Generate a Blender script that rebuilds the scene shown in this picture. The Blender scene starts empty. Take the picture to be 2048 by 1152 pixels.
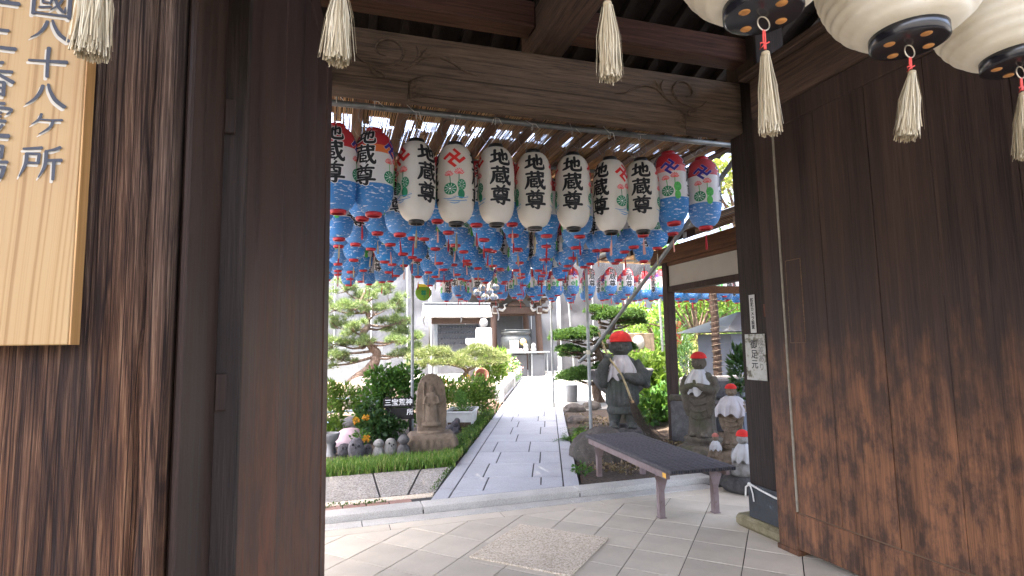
import bpy, bmesh, math, random
import numpy as np
from mathutils import Vector, Matrix, noise as mnoise

random.seed(7)
rng = np.random.default_rng(7)
R = math.radians
scn = bpy.context.scene
C = scn.collection

# ------------------------------------------------------------------ camera
cam = bpy.data.cameras.new('camera')
cam.sensor_width = 36.0
cam.lens = 36.0 * 1118 / 2048
cam.clip_start = 0.05
cam.clip_end = 600
cam_o = bpy.data.objects.new('camera', cam)
C.objects.link(cam_o)
_y, _p, _r = R(17.56), R(5.78), R(1.01)
_f = Vector((math.sin(_y) * math.cos(_p), math.cos(_y) * math.cos(_p), math.sin(_p)))
_x = Vector((math.cos(_y), -math.sin(_y), 0))
_u = _x.cross(_f)
_X = _x * math.cos(_r) - _u * math.sin(_r)
_U = _u * math.cos(_r) + _x * math.sin(_r)
cam_o.matrix_world = Matrix((( _X.x, _U.x, -_f.x, 0), (_X.y, _U.y, -_f.y, 0), (_X.z, _U.z, -_f.z, 1.5), (0, 0, 0, 1)))
scn.camera = cam_o

# ------------------------------------------------------------------ sky, sun, exposure
SUN_ELEV, SUN_AZ = R(73), R(250)          # a high summer sun; azimuth clockwise from +Y: from the left
w = bpy.data.worlds.new('World')
scn.world = w
w.use_nodes = True
_nt = w.node_tree
_bg = _nt.nodes['Background']
_sky = _nt.nodes.new('ShaderNodeTexSky')
_sky.sky_type = 'NISHITA'
_sky.sun_disc = False
_sky.sun_elevation = SUN_ELEV
_sky.sun_rotation = SUN_AZ
_sky.air_density = 0.65
_sky.dust_density = 7.0
_sky.ozone_density = 0.2
_nt.links.new(_sky.outputs[0], _bg.inputs[0])
_bg.inputs[1].default_value = 0.15
sun = bpy.data.lights.new('sun', 'SUN')
sun.energy = 2.0
sun.angle = R(0.53)
sun.color = (1.0, 0.95, 0.87)
sun_o = bpy.data.objects.new('sun', sun)
C.objects.link(sun_o)
_to = Vector((math.sin(SUN_AZ) * math.cos(SUN_ELEV), math.cos(SUN_AZ) * math.cos(SUN_ELEV), math.sin(SUN_ELEV)))
sun_o.rotation_euler = _to.to_track_quat('Z', 'Y').to_euler()
sun_o.location = (0, 0, 30)
scn.view_settings.view_transform = 'Standard'
scn.view_settings.look = 'None'
scn.view_settings.exposure = 4.05
scn.view_settings.gamma = 1.0
scn.view_settings.use_curve_mapping = False
scn.render.engine = 'CYCLES'
scn.cycles.use_denoising = True
scn.cycles.max_bounces = 8
scn.cycles.diffuse_bounces = 5
scn.cycles.transparent_max_bounces = 8
scn.cycles.sample_clamp_indirect = 8.0

# ------------------------------------------------------------------ material helpers
class NT:
    def __init__(s, name):
        s.m = bpy.data.materials.new(name); s.m.use_nodes = True
        s.t = s.m.node_tree; s.b = s.t.nodes['Principled BSDF']
        s.out = s.t.nodes['Material Output']
        s._tc = None
    def n(s, kind, **kw):
        nd = s.t.nodes.new('ShaderNode' + kind)
        for k, v in kw.items(): setattr(nd, k, v)
        return nd
    def l(s, a, b): s.t.links.new(a, b)
    def tc(s, which='Object'):
        if s._tc is None: s._tc = s.n('TexCoord')
        return s._tc.outputs[which]
    def mapv(s, scale=(1, 1, 1), loc=(0, 0, 0), rot=(0, 0, 0), src=None):
        m = s.n('Mapping'); s.l(src or s.tc(), m.inputs[0])
        m.inputs['Scale'].default_value = scale; m.inputs['Location'].default_value = loc; m.inputs['Rotation'].default_value = rot
        return m.outputs[0]
    def noise(s, scale=5, detail=4, rough=.55, dist=0, vec=None, out='Fac'):
        nd = s.n('TexNoise'); nd.inputs['Scale'].default_value = scale; nd.inputs['Detail'].default_value = detail
        nd.inputs['Roughness'].default_value = rough; nd.inputs['Distortion'].default_value = dist
        s.l(vec or s.tc(), nd.inputs['Vector']); return nd.outputs[out]
    def vor(s, scale=5, vec=None, feature='F1', out='Distance', rnd=1):
        nd = s.n('TexVoronoi', feature=feature); nd.inputs['Scale'].default_value = scale; nd.inputs['Randomness'].default_value = rnd
        s.l(vec or s.tc(), nd.inputs['Vector']); return nd.outputs[out]
    def wave(s, scale=5, dist=2, detail=2, dscale=1, vec=None, kind='BANDS', d='X'):
        nd = s.n('TexWave', wave_type=kind)
        if kind == 'BANDS': nd.bands_direction = d
        else: nd.rings_direction = d
        nd.inputs['Scale'].default_value = scale; nd.inputs['Distortion'].default_value = dist
        nd.inputs['Detail'].default_value = detail; nd.inputs['Detail Scale'].default_value = dscale
        s.l(vec or s.tc(), nd.inputs['Vector']); return nd.outputs['Fac']
    def ramp(s, fac, stops, interp='LINEAR'):
        nd = s.n('ValToRGB'); cr = nd.color_ramp; cr.interpolation = interp
        while len(cr.elements) > 1: cr.elements.remove(cr.elements[-1])
        for i, (p, c) in enumerate(stops):
            e = cr.elements[0] if i == 0 else cr.elements.new(p)
            e.position = p
            if not isinstance(c, tuple): c = (c, c, c)
            e.color = (c[0], c[1], c[2], 1)
        s.l(fac, nd.inputs[0]); return nd.outputs[0]
    def mix(s, fac, a, b, blend='MIX'):
        nd = s.n('Mix', data_type='RGBA', blend_type=blend)
        for inp, v in ((nd.inputs['Factor'], fac), (nd.inputs[6], a), (nd.inputs[7], b)):
            if isinstance(v, (int, float)): inp.default_value = v
            elif isinstance(v, tuple): inp.default_value = (v[0], v[1], v[2], 1)
            else: s.l(v, inp)
        return nd.outputs[2]
    def math(s, op, a, b=0.0, clamp=False):
        nd = s.n('Math', operation=op, use_clamp=clamp)
        for i, v in enumerate((a, b)):
            if isinstance(v, (int, float)): nd.inputs[i].default_value = v
            else: s.l(v, nd.inputs[i])
        return nd.outputs[0]
    def mr(s, v, a, b, c=0, d=1):
        nd = s.n('MapRange'); s.l(v, nd.inputs[0])
        for i, q in enumerate((a, b, c, d)): nd.inputs[i + 1].default_value = q
        return nd.outputs[0]
    def xyz(s, i, src=None):
        nd = s.n('SeparateXYZ'); s.l(src or s.tc(), nd.inputs[0]); return nd.outputs[i]
    def island(s):
        return s.n('NewGeometry').outputs['Random Per Island']
    def objrand(s):
        return s.n('ObjectInfo').outputs['Random']
    def col(s, c):
        i = s.b.inputs['Base Color']
        if isinstance(c, tuple): i.default_value = (*c, 1)
        else: s.l(c, i)
        return s
    def rough(s, r):
        i = s.b.inputs['Roughness']
        if isinstance(r, (int, float)): i.default_value = r
        else: s.l(r, i)
        return s
    def bump(s, h, strength=.5, dist=.01):
        nd = s.n('Bump'); nd.inputs['Strength'].default_value = strength; nd.inputs['Distance'].default_value = dist
        s.l(h, nd.inputs['Height']); s.l(nd.outputs[0], s.b.inputs['Normal']); s.nrm = nd.outputs[0]; return s
    def spec(s, v): s.b.inputs['Specular IOR Level'].default_value = v; return s
    def metal(s, v): s.b.inputs['Metallic'].default_value = v; return s
    def translucent(s, color, amt):
        tr = s.n('BsdfTranslucent')
        if isinstance(color, tuple): tr.inputs[0].default_value = (*color, 1)
        else: s.l(color, tr.inputs[0])
        mx = s.n('MixShader'); mx.inputs[0].default_value = amt
        s.l(s.b.outputs[0], mx.inputs[1]); s.l(tr.outputs[0], mx.inputs[2]); s.l(mx.outputs[0], s.out.inputs[0]); return s

M = {}
def simple(key, color, rough=.6, var=.15, scale=8, bump=0, spec=.4, metal=0, bscale=None, bdist=.004):
    t = NT(key); d = tuple(c * (1 - var) for c in color); u = tuple(min(1, c * (1 + var)) for c in color)
    t.col(t.ramp(t.noise(scale, 5), [(.3, d), (.7, u)])).rough(rough).spec(spec).metal(metal)
    if bump: t.bump(t.noise(bscale or scale * 4, 6), bump, bdist)
    M[key] = t.m; return t

def mk_materials():
    # rough weathered post: growth rings cut by the face, eroded
    t = NT('weathered_post_wood')
    wx = t.math('MULTIPLY', t.math('SUBTRACT', t.noise(1.6, 4, .5, vec=t.mapv((1, 1, .4))), .5), .12)
    def arcs(x0, d, slope, wv):
        fx = t.math('ADD', t.math('ADD', t.xyz(0), x0), wv)
        r = t.math('SQRT', t.math('ADD', t.math('MULTIPLY', fx, fx), d * d))
        return t.math('ADD', r, t.math('MULTIPLY', t.xyz(2), slope))
    f = arcs(1.905, .02, .042, wx)
    def line1d(fac, freq, seed, det=3):
        cb = t.n('CombineXYZ'); t.l(t.math('MULTIPLY', fac, freq), cb.inputs[0]); cb.inputs[1].default_value = seed
        t.l(t.math('MULTIPLY', t.xyz(2), .55), cb.inputs[2])
        return t.noise(1.0, det, .6, vec=cb.outputs[0])
    ring = t.mr(line1d(f, 150, 1.0, 3), .34, .66)
    fib = t.mr(t.noise(1, 5, .62, vec=t.mapv((230, 230, 3.6))), .30, .70)
    fine = t.mr(t.noise(1, 4, .65, vec=t.mapv((620, 620, 9))), .30, .70)
    g = t.math('ADD', t.math('MULTIPLY', ring, .32), t.math('ADD', t.math('MULTIPLY', fib, .36), t.math('MULTIPLY', fine, .32)))
    crack = t.mr(t.vor(1, t.mapv((60, 60, .8), (0, 0, 0), (0, 0, 0)), 'DISTANCE_TO_EDGE'), .012, .06)
    g = t.math('MULTIPLY', g, t.mr(crack, 0, 1, .45, 1))
    grey = t.ramp(g, [(.16, (0.0094, 0.0055, 0.0042)), (.36, (0.0324, 0.0206, 0.0147)), (.56, (0.0823, 0.0587, 0.0437)), (.82, (0.187, 0.1434, 0.1097))])
    red = t.ramp(g, [(.16, (0.0083, 0.004, 0.0023)), (.36, (0.0333, 0.0144, 0.0077)), (.56, (0.0915, 0.0393, 0.0182)), (.82, (0.2133, 0.1103, 0.0545))])
    z = t.math('ADD', t.xyz(2), t.math('MULTIPLY', t.math('SUBTRACT', t.noise(2.2, 4, vec=t.mapv((4, 4, .6))), .5), 1.5))
    c = t.mix(t.mr(z, 2.3, 1.1), grey, red)
    stain = t.mr(t.noise(1.7, 5, .6, vec=t.mapv((2.4, 2.4, .7), (3, 1, 2))), .50, .68)
    c = t.mix(t.math('MULTIPLY', stain, .55), c, (.020, .013, .011))
    t.col(c).rough(.8).spec(.2).bump(g, .9, .006); M['post_wood'] = t.m
    # planed dark gate boards, worn to red-brown low down
    def board(key, lowz, seed, warm, dark, mid):
        t = NT(key)
        f1 = t.mr(t.noise(1, 5, .6, vec=t.mapv((46, 46, 1.3), (seed, 0, 0))), .30, .70)
        f2 = t.mr(t.noise(1, 5, .65, vec=t.mapv((230, 230, 4.5), (0, seed, 0))), .30, .70)
        f3 = t.mr(t.noise(1, 3, .5, vec=t.mapv((7, 7, .5), (seed, 3, 0))), .32, .68)
        g = t.math('ADD', t.math('MULTIPLY', f3, .30), t.math('ADD', t.math('MULTIPLY', f1, .38), t.math('MULTIPLY', f2, .32)))
        base = t.ramp(g, [(.20, dark), (.50, mid), (.80, tuple(x * 1.75 for x in mid))])
        worn = t.ramp(g, [(.20, tuple(x * .40 for x in warm)), (.48, warm), (.78, tuple(min(1, x * 1.7) for x in warm))])
        jag = t.math('MULTIPLY', t.math('SUBTRACT', t.noise(2.0, 5, .6, vec=t.mapv((6, 6, 1.0), (seed, 2, 0))), .5), 1.7)
        zz = t.math('ADD', t.xyz(2), jag)
        patch = t.mr(t.noise(2.6, 6, .70, vec=t.mapv((4.0, 4.0, 1.9), (1, seed, 5))), .39, .57)
        wear = t.math('MULTIPLY', t.math('MULTIPLY', t.mr(zz, lowz + .35, lowz - .4), t.mr(patch, 0, 1, .18, 1)), .92)
        dust = t.mr(t.noise(1.1, 4, .6, vec=t.mapv((1, 1, .6), (seed, 9, 1))), .55, .75, 0, .28)
        c = t.mix(dust, t.mix(wear, base, worn), tuple(x * 2.2 for x in mid))
        t.col(c).rough(t.mr(g, .3, .8, .55, .74)).spec(.25).bump(g, .35, .003); M[key] = t.m
    board('door_wood', 1.25, 3, (.150, .066, .031), (.013, .0074, .0056), (.035, .0205, .0148))
    board('leaf_wood', 1.45, 9, (.105, .040, .018), (.017, .0082, .0058), (.040, .0205, .0142))
    board('jamb_wood', .2, 5, (.04, .02, .012), (.0135, .0074, .0050), (.033, .0182, .0120))
    def beamwood(key, lo, hi, rot, scl=1.0, b=.35):
        t = NT(key)
        f1 = t.mr(t.noise(1, 6, .62, vec=t.mapv(tuple((2.0 if i == rot else 50) * scl for i in range(3)))), .28, .72)
        f2 = t.mr(t.noise(1, 5, .7, vec=t.mapv(tuple((6 if i == rot else 200) * scl for i in range(3)))), .28, .72)
        g = t.math('ADD', t.math('MULTIPLY', f1, .6), t.math('MULTIPLY', f2, .42))
        c = t.ramp(g, [(.20, tuple(x * .7 for x in lo)), (.82, hi)])
        c = t.mix(t.mr(t.noise(3, 4), .55, .75, 0, .35), c, tuple(x * .6 for x in lo))
        t.col(c).rough(.72).spec(.25).bump(g, b, .004); M[key] = t.m
    beamwood('beam_wood', (0.0476, 0.0310, 0.0204), (0.1555, 0.1066, 0.0720), 0)
    beamwood('beam_wood_y', (0.0409, 0.0239, 0.0166), (0.1136, 0.0706, 0.0496), 1)
    beamwood('red_beam_wood', (0.041, 0.0179, 0.0129), (0.0971, 0.0444, 0.0302), 0)
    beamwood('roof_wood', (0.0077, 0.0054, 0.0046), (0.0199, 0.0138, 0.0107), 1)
    beamwood('post_dark_wood', (0.0141, 0.0093, 0.007), (0.0384, 0.0253, 0.0189), 2)
    beamwood('shelter_wood', (.070, .030, .013), (.165, .075, .034), 1)
    beamwood('shelter_dark_wood', (.022, .013, .010), (.060, .036, .026), 2)
    beamwood('canopy_board_wood', (.085, .048, .028), (.19, .115, .07), 1)
    beamwood('temple_wood', (0.03, 0.0168, 0.012), (0.075, 0.0444, 0.0312), 2)
    # cypress sign board
    t = NT('cypress_board')
    wx = t.math('MULTIPLY', t.math('SUBTRACT', t.noise(2.0, 3, .5, vec=t.mapv((1, 1, .35))), .5), .05)
    fx = t.math('ADD', t.math('ADD', t.xyz(0), -.02), wx); r = t.math('SQRT', t.math('ADD', t.math('MULTIPLY', fx, fx), .0016))
    f = t.math('ADD', r, t.math('MULTIPLY', t.xyz(2), -.030))
    cb = t.n('CombineXYZ'); t.l(t.math('MULTIPLY', f, 150), cb.inputs[0]); t.l(t.math('MULTIPLY', t.xyz(2), .3), cb.inputs[2])
    line = t.mr(t.noise(1, 2, .5, vec=cb.outputs[0]), .46, .66)
    fine = t.noise(1, 4, .6, vec=t.mapv((320, 320, 5)))
    c = t.ramp(line, [(0, (0.3035, 0.1932, 0.086)), (.5, (0.264, 0.1546, 0.0608)), (1, (0.1852, 0.0966, 0.033))])
    c = t.mix(t.math('MULTIPLY', fine, .35), c, (.26, .155, .054))
    c = t.mix(t.mr(t.noise(3.2, 4, .6, vec=t.mapv((1, 1, .4))), .45, .75, 0, .35), c, (.36, .25, .105))
    t.col(c).rough(.55).spec(.3).bump(t.math('ADD', line, t.math('MULTIPLY', fine, .4)), .12, .0015); M['cypress'] = t.m
    t = NT('cypress_edge'); c = t.ramp(t.noise(20, 4, vec=t.mapv((5, 5, .2))), [(.3, (.30, .15, .045)), (.7, (.46, .255, .09))]); t.col(c).rough(.55); M['cypress_edge'] = t.m
    simple('ink', (.018, .020, .028), .55, .2, 40)
    simple('letter_bevel', (0.385, 0.3458, 0.2737), .6, .05)
    # stone and ground
    def speckle(key, base, spots, scale, amt=.5, rough=.75, bump=.25, big=.16, bdist=.002):
        t = NT(key)
        v = t.vor(scale, out='Color'); sp = t.ramp(t.xyz(0, v), spots)
        c = t.mix(amt, base, sp)
        bigv = t.ramp(t.noise(2.3, 5, .6), [(.3, (1 - big,) * 3), (.7, (1 + 0.0,) * 3)])
        c = t.mix(1.0, c, bigv, 'MULTIPLY')
        rnd = t.mr(t.objrand(), 0, 1, .90, 1.06)
        cc = t.n('CombineXYZ'); [t.l(rnd, cc.inputs[i]) for i in range(3)]
        c = t.mix(1.0, c, cc.outputs[0], 'MULTIPLY')
        t.col(c).rough(rough).spec(.3).bump(t.math('ADD', t.noise(scale * .8, 5, .7), t.vor(scale)), bump, bdist); M[key] = t.m
    speckle('granite', (0.3965, 0.3965, 0.4082), [(0, (0.2061, 0.2061, 0.2197)), (.5, (0.3965, 0.3965, 0.4082)), (1, (0.5233, 0.5233, 0.526))], 260, .55)
    speckle('granite_kerb', (0.4836, 0.4595, 0.4088), [(0, (0.2264, 0.2098, 0.1858)), (.5, (0.4939, 0.4695, 0.4181)), (1, (0.6586, 0.6294, 0.5667))], 240, .5, big=.28)
    speckle('floor_tile', (0.5737, 0.4999, 0.3897), [(0, (0.4655, 0.4051, 0.3099)), (.5, (0.5737, 0.4999, 0.3897)), (1, (0.6495, 0.5683, 0.4507))], 420, .35, .68, .12, .24, .001)
    speckle('aggregate', (0.2509, 0.23, 0.1951), [(0, (0.0906, 0.0767, 0.0662)), (.35, (0.2509, 0.216, 0.1742)), (.7, (0.3624, 0.3345, 0.2927)), (1, (0.46, 0.446, 0.4182))], 95, .9, .8, .9, .2, .004)
    speckle('aggregate_fine', (0.6243, 0.527, 0.3978), [(0, (0.2838, 0.2027, 0.1243)), (.35, (0.6243, 0.5, 0.3481)), (.7, (0.823, 0.7027, 0.5346)), (1, (0.9932, 0.8919, 0.7459))], 130, .62, .8, .6, .2, .002)
    speckle('brick', (.34, .20, .15), [(0, (.24, .13, .10)), (1, (.42, .27, .21))], 160, .6, .85, .5, .3)
    speckle('soil', (.085, .06, .042), [(0, (.04, .028, .02)), (1, (.15, .11, .08))], 60, .7, .95, 1.0, .4, .01)
    speckle('court', (0.2592, 0.2484, 0.2304), [(0, (0.2016, 0.1944, 0.18)), (1, (0.3024, 0.2952, 0.2808))], 120, .5, .9, .4, .1)
    speckle('street', (.085, .083, .08), [(0, (.06, .06, .058)), (1, (.12, .118, .112))], 90, .6, .9, .5, .2)
    speckle('joint', (0.0504, 0.0462, 0.042), [(0, (0.0336, 0.0315, 0.0294)), (1, (0.0714, 0.0672, 0.063))], 200, .6, .95, .5)
    speckle('white_stone', (0.2214, 0.2184, 0.2122), [(0, (0.1691, 0.166, 0.1599)), (1, (0.2522, 0.2491, 0.246))], 200, .4, .7, .3, .18)
    def stone(key, lo, hi, moss, mossamt, scale=7):
        t = NT(key)
        g = t.noise(scale, 8, .68)
        c = t.ramp(g, [(.3, lo), (.7, hi)])
        c = t.mix(t.mr(t.noise(scale * .5, 5, .6, vec=t.mapv((1, 1, 1), (4, 4, 1))), .50, .68, 0, mossamt), c, moss)
        c = t.mix(t.mr(t.noise(scale * 3, 6, .75, vec=t.mapv((1, 1, .35), (2, 7, 3))), .52, .66, 0, .55), c, tuple(x * .55 for x in lo))
        c = t.mix(t.mr(t.vor(scale * 5), .0, .22, .55, 0), c, tuple(min(1, x * 1.6) for x in hi))
        t.col(c).rough(.88).spec(.2).bump(t.math('ADD', g, t.math('ADD', t.noise(scale * 9, 5, .7), t.mr(t.vor(scale * 14), 0, .5, 0, .8))), .95, .010); M[key] = t.m
    stone('statue_stone', (0.0446, 0.046, 0.0416), (0.1077, 0.1099, 0.1003), (0.0632, 0.078, 0.0558), .6)
    stone('mossy_stone', (0.057, 0.0468, 0.0348), (0.129, 0.111, 0.087), (0.063, 0.069, 0.033), .7)
    stone('buff_stone', (0.1155, 0.0827, 0.0557), (0.231, 0.1761, 0.1258), (0.0866, 0.0694, 0.0484), .5, 9)
    stone('grey_stone', (0.0632, 0.059, 0.058), (0.1528, 0.1449, 0.1423), (0.0527, 0.0501, 0.0474), .6, 9)
    stone('pale_stone', (0.216, 0.204, 0.186), (0.348, 0.336, 0.312), (0.168, 0.156, 0.144), .4, 9)
    stone('purple_stone', (0.0595, 0.0546, 0.0595), (0.154, 0.1435, 0.1505), (0.049, 0.0455, 0.049), .6, 10)
    stone('rock', (0.045, 0.0382, 0.0324), (0.135, 0.117, 0.099), (0.045, 0.0428, 0.0338), .6, 4)
    stone('dark_rock', (.06, .06, .062), (.18, .178, .175), (.075, .085, .06), .6, 4)
    stone('base_stone', (.17, .14, .075), (.34, .29, .18), (.15, .135, .05), .6, 9)
    simple('dark_hole', (.012, .011, .012), .9)
    # metals, plastics, paint
    t = NT('galvanised_pipe'); c = t.ramp(t.noise(9, 5), [(.3, (.16, .17, .165)), (.7, (.30, .31, .30))]); t.col(c).rough(.48).metal(.55).bump(t.noise(60, 4), .08, .001); M['pipe'] = t.m
    t = NT('painted_shoe'); n1 = t.noise(7, 6, .7); c = t.ramp(n1, [(.3, (.014, .016, .018)), (.62, (.035, .038, .041)), (.70, (.10, .16, .17))]); t.col(c).rough(.6); M['painted_shoe'] = t.m
    simple('clamp', (.38, .35, .27), .45, .2, 30, metal=.6)
    simple('bench_slat', (0.0729, 0.0664, 0.0681), .8, .25, 30, .1, spec=.15)
    simple('slat_hole_shade', (.010, .011, .016), .6)
    t = NT('bench_frame'); n1 = t.noise(9, 6, .6)
    c = t.ramp(n1, [(.25, (.115, .066, .056)), (.5, (.165, .120, .112)), (.75, (.205, .155, .148))])
    c = t.mix(t.mr(t.noise(26, 6, .7), .62, .68), c, (.10, .045, .022)); t.col(c).rough(.6).bump(t.noise(60, 4), .2, .001); M['bench_frame'] = t.m
    simple('orange_tape', (.62, .33, .05), .5)
    t = NT('paper_white'); s0 = t.noise(5, 5, .6); c = t.ramp(s0, [(.3, (.72, .69, .62)), (.65, (.80, .785, .745))]); c = t.mix(t.math('MULTIPLY', t.objrand(), .5), c, (.70, .65, .54)); c = t.mix(t.mr(t.noise(11, 6, .75, vec=t.mapv((1, 1, .4))), .58, .72, 0, .35), c, (.48, .43, .35))
    t.col(c).rough(.75).spec(.25).bump(t.noise(60, 4), .06, .001).translucent((.85, .80, .70), .28); M['paper_white'] = t.m
    t = NT('paper_cream'); s0 = t.noise(9, 6, .65); c = t.ramp(s0, [(.3, (.62, .57, .45)), (.6, (.74, .70, .59))])
    c = t.mix(t.mr(t.noise(16, 5, .7), .66, .72, 0, .6), c, (.42, .33, .19)); t.col(c).rough(.8).spec(.2).translucent((.8, .7, .5), .25); M['paper_cream'] = t.m
    def rwb(key, mid, z1):
        t = NT(key); z = t.xyz(2)
        c = t.ramp(z, [(0, (.020, .225, .58)), (.215, (.80, .785, .765)), (.455 if mid else z1, mid or (.56, .014, .028)), (z1, (.56, .014, .028))], 'CONSTANT')
        fl = t.math('MULTIPLY', t.mr(t.noise(22, 3, .6, vec=t.mapv((1, 1, 3.6))), .585, .625), t.mr(z, .215, .205))
        c = t.mix(t.math('MULTIPLY', fl, .85), c, (.78, .84, .90))
        c = t.mix(t.mr(t.noise(3, 3), .4, .8, 0, .12), c, (.55, .52, .50))
        c = t.mix(t.math('MULTIPLY', t.objrand(), .10), c, (.66, .64, .62))
        c = t.mix(t.mr(t.noise(14, 5, .7), .60, .70, 0, .25), c, (.30, .28, .25))
        t.col(c).rough(.55).spec(.4).translucent(c, .25); M[key] = t.m
    rwb('paper_tricolour', None, .47)
    rwb('paper_orange_band', (.86, .20, .035), .515)
    rwb('paper_pink_band', (.90, .26, .24), .515)
    simple('rim_black', (.014, .013, .013), .35, .2, 20, spec=.5)
    simple('rim_red', (.42, .012, .02), .4, .15, 20, spec=.5)
    simple('print_black', (.012, .012, .014), .6)
    simple('print_white', (.80, .79, .77), .6, .05)
    simple('print_red', (.62, .025, .02), .6, .1)
    simple('print_indigo', (.035, .025, .26), .6, .1)
    simple('print_pink', (.74, .12, .12), .6, .15, 40)
    simple('print_green', (.012, .20, .085), .6, .2, 30)
    simple('print_lime', (.10, .46, .10), .6, .2, 30)
    simple('print_blue', (.09, .30, .58), .6, .15, 40)
    simple('lacquer_black', (.010, .010, .013), .22, .2, 12, spec=.6)
    simple('hole_wood', (.42, .19, .05), .6, .25, 30)
    simple('ring_metal', (.46, .40, .30), .35, .2, 30, metal=.7)
    t = NT('tassel_cream'); c = t.ramp(t.island(), [(0, (.22, .165, .090)), (.5, (.38, .315, .20)), (1, (.54, .475, .34))]); t.col(c).rough(.8); M['tassel_cream'] = t.m
    t = NT('tassel_red'); c = t.ramp(t.island(), [(0, (.30, .01, .02)), (1, (.62, .03, .04))]); t.col(c).rough(.7); M['tassel_red'] = t.m
    t = NT('tassel_pink'); c = t.ramp(t.xyz(2), [(.0, (.62, .42, .33)), (1, (.62, .42, .33))]); c = t.mix(t.island(), (.70, .26, .22), (.74, .52, .40)); t.col(c).rough(.8); M['tassel_pink'] = t.m
    simple('cord_red', (.52, .05, .035), .6, .2, 40)
    simple('tie_string', (.66, .64, .58), .7, .2, 30)
    simple('pale_bead', (0.225, 0.195, 0.1425), .6, .2, 20)
    simple('wire', (.20, .19, .17), .6, .3, 30)
    t = NT('reed'); c = t.ramp(t.island(), [(0, (.22, .115, .045)), (.5, (.40, .235, .10)), (1, (.56, .38, .19))]); t.col(c).rough(.7).translucent(c, .15); M['reed'] = t.m
    simple('reed_cord', (.03, .022, .02), .8)
    # cloth
    t = NT('cap_red'); t.col(t.ramp(t.noise(14, 4), [(.3, (.42, .012, .010)), (.7, (.62, .026, .018))])).rough(.9).bump(t.wave(60, .5, 2, 1, None, 'BANDS', 'Z'), .5, .004); M['cap_red'] = t.m
    t = NT('cap_faded'); t.col(t.ramp(t.noise(14, 4), [(.3, (.26, .07, .05)), (.7, (.40, .13, .10))])).rough(.9).bump(t.wave(60, .5, 2, 1, None, 'BANDS', 'Z'), .5, .004); M['cap_faded'] = t.m
    simple('bib_white', (0.3696, 0.3472, 0.3472), .85, .10, 9, .25, bscale=30)
    simple('bib_pale', (0.3689, 0.3629, 0.351), .85, .12, 9, .25, bscale=30)
    simple('cloth_pink', (0.42, 0.315, 0.3366), .85, .15, 9, .2)
    # tarpaulin, plaster, misc background
    def tarp(key, a, b):
        t = NT(key); c = t.ramp(t.noise(.5, 4), [(.3, a), (.7, b)]); t.col(c).rough(.5).spec(.35)
        t.bump(t.math('ADD', t.noise(1.1, 4, .5, 1.5, vec=t.mapv((1, 1, .45))), t.math('MULTIPLY', t.noise(9, 3), .12)), .5, .12); M[key] = t.m
    tarp('tarp_white', (0.0592, 0.0616, 0.0676), (0.0759, 0.0781, 0.0841))
    tarp('tarp_grey', (0.0287, 0.0287, 0.0311), (0.0405, 0.0405, 0.0439))
    simple('seam', (.62, .63, .65), .5)
    simple('plaster', (0.3844, 0.3596, 0.2976), .85, .06, 3, .1)
    simple('white_paint', (0.2856, 0.282, 0.2749), .5, .06, 6)
    simple('roof_tile_light', (0.264, 0.264, 0.252), .6, .12, 6, .2)
    simple('bronze', (.030, .034, .034), .45, .2, 7, .2, metal=.4)
    simple('gilt', (.62, .40, .14), .4, .2, 10, metal=.5)
    simple('steel_grey', (.11, .118, .12), .45, .15, 7)
    simple('hut_roof', (0.0225, 0.024, 0.027), .55, .15, 5)
    simple('hut_blue_grey', (.10, .112, .135), .6, .12, 4)
    simple('pot_white', (0.462, 0.462, 0.441), .5, .10, 8)
    simple('pot_terracotta', (0.1122, 0.0396, 0.0236), .7, .15, 10)
    simple('pot_grey', (0.17, 0.18, 0.195), .5, .1, 10)
    simple('rail_blue', (.36, .46, .52), .4, .15, 10, metal=.3)
    simple('sign_brown', (.016, .013, .012), .6, .2, 10)
    simple('plate_white', (0.448, 0.441, 0.406), .6, .10, 10)
    t = NT('plate_worn'); n1 = t.noise(11, 7, .65); c = t.ramp(n1, [(.40, (.42, .41, .37)), (.53, (.36, .35, .30)), (.59, (.11, .10, .065))]); t.col(c).rough(.7); M['plate_worn'] = t.m
    simple('rust_bracket', (.10, .035, .02), .8, .4, 30)
    simple('plastic_black', (.012, .013, .015), .35)
    t = NT('glass_bell'); t.col((.8, .85, .9)).rough(.08); t.b.inputs['Transmission Weight'].default_value = .85; M['glass'] = t.m
    simple('lime_paper', (0.16, 0.32, 0.024), .6, .1)
    simple('yellow_paper', (.80, .62, .05), .6, .1)
    simple('sign_green', (.04, .30, .12), .5)
    simple('paper_strip', (.66, .65, .62), .7, .1)
    simple('red_flag', (0.198, 0.0252, 0.0108), .7, .2)
    # plants
    def leaf(key, a, b, c, tr=.35, rough=.5):
        t = NT(key); k = t.ramp(t.island(), [(0, a), (.5, b), (1, c)])
        t.col(k).rough(rough).spec(.3).translucent(t.mix(.35, k, (.25, .42, .04)), tr); M[key] = t.m
    leaf('pine_needles', (0.0492, 0.0846, 0.0298), (0.0931, 0.1342, 0.0447), (0.164, 0.1888, 0.0746), .2)
    leaf('low_pine_needles', (0.0546, 0.0769, 0.0271), (0.1042, 0.1264, 0.0406), (0.1738, 0.1671, 0.0769), .2)
    leaf('juniper_leaf', (0.0144, 0.04, 0.0112), (0.028, 0.0736, 0.016), (0.052, 0.108, 0.024), .2)
    leaf('shrub_leaf', (.020, .060, .012), (.040, .115, .020), (.080, .175, .030), .35)
    leaf('dark_leaf', (.012, .036, .012), (.022, .060, .018), (.045, .095, .030), .25, .4)
    leaf('bright_leaf', (0.064, 0.12, 0.016), (0.104, 0.18, 0.024), (0.168, 0.24, 0.04), .4)
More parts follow.
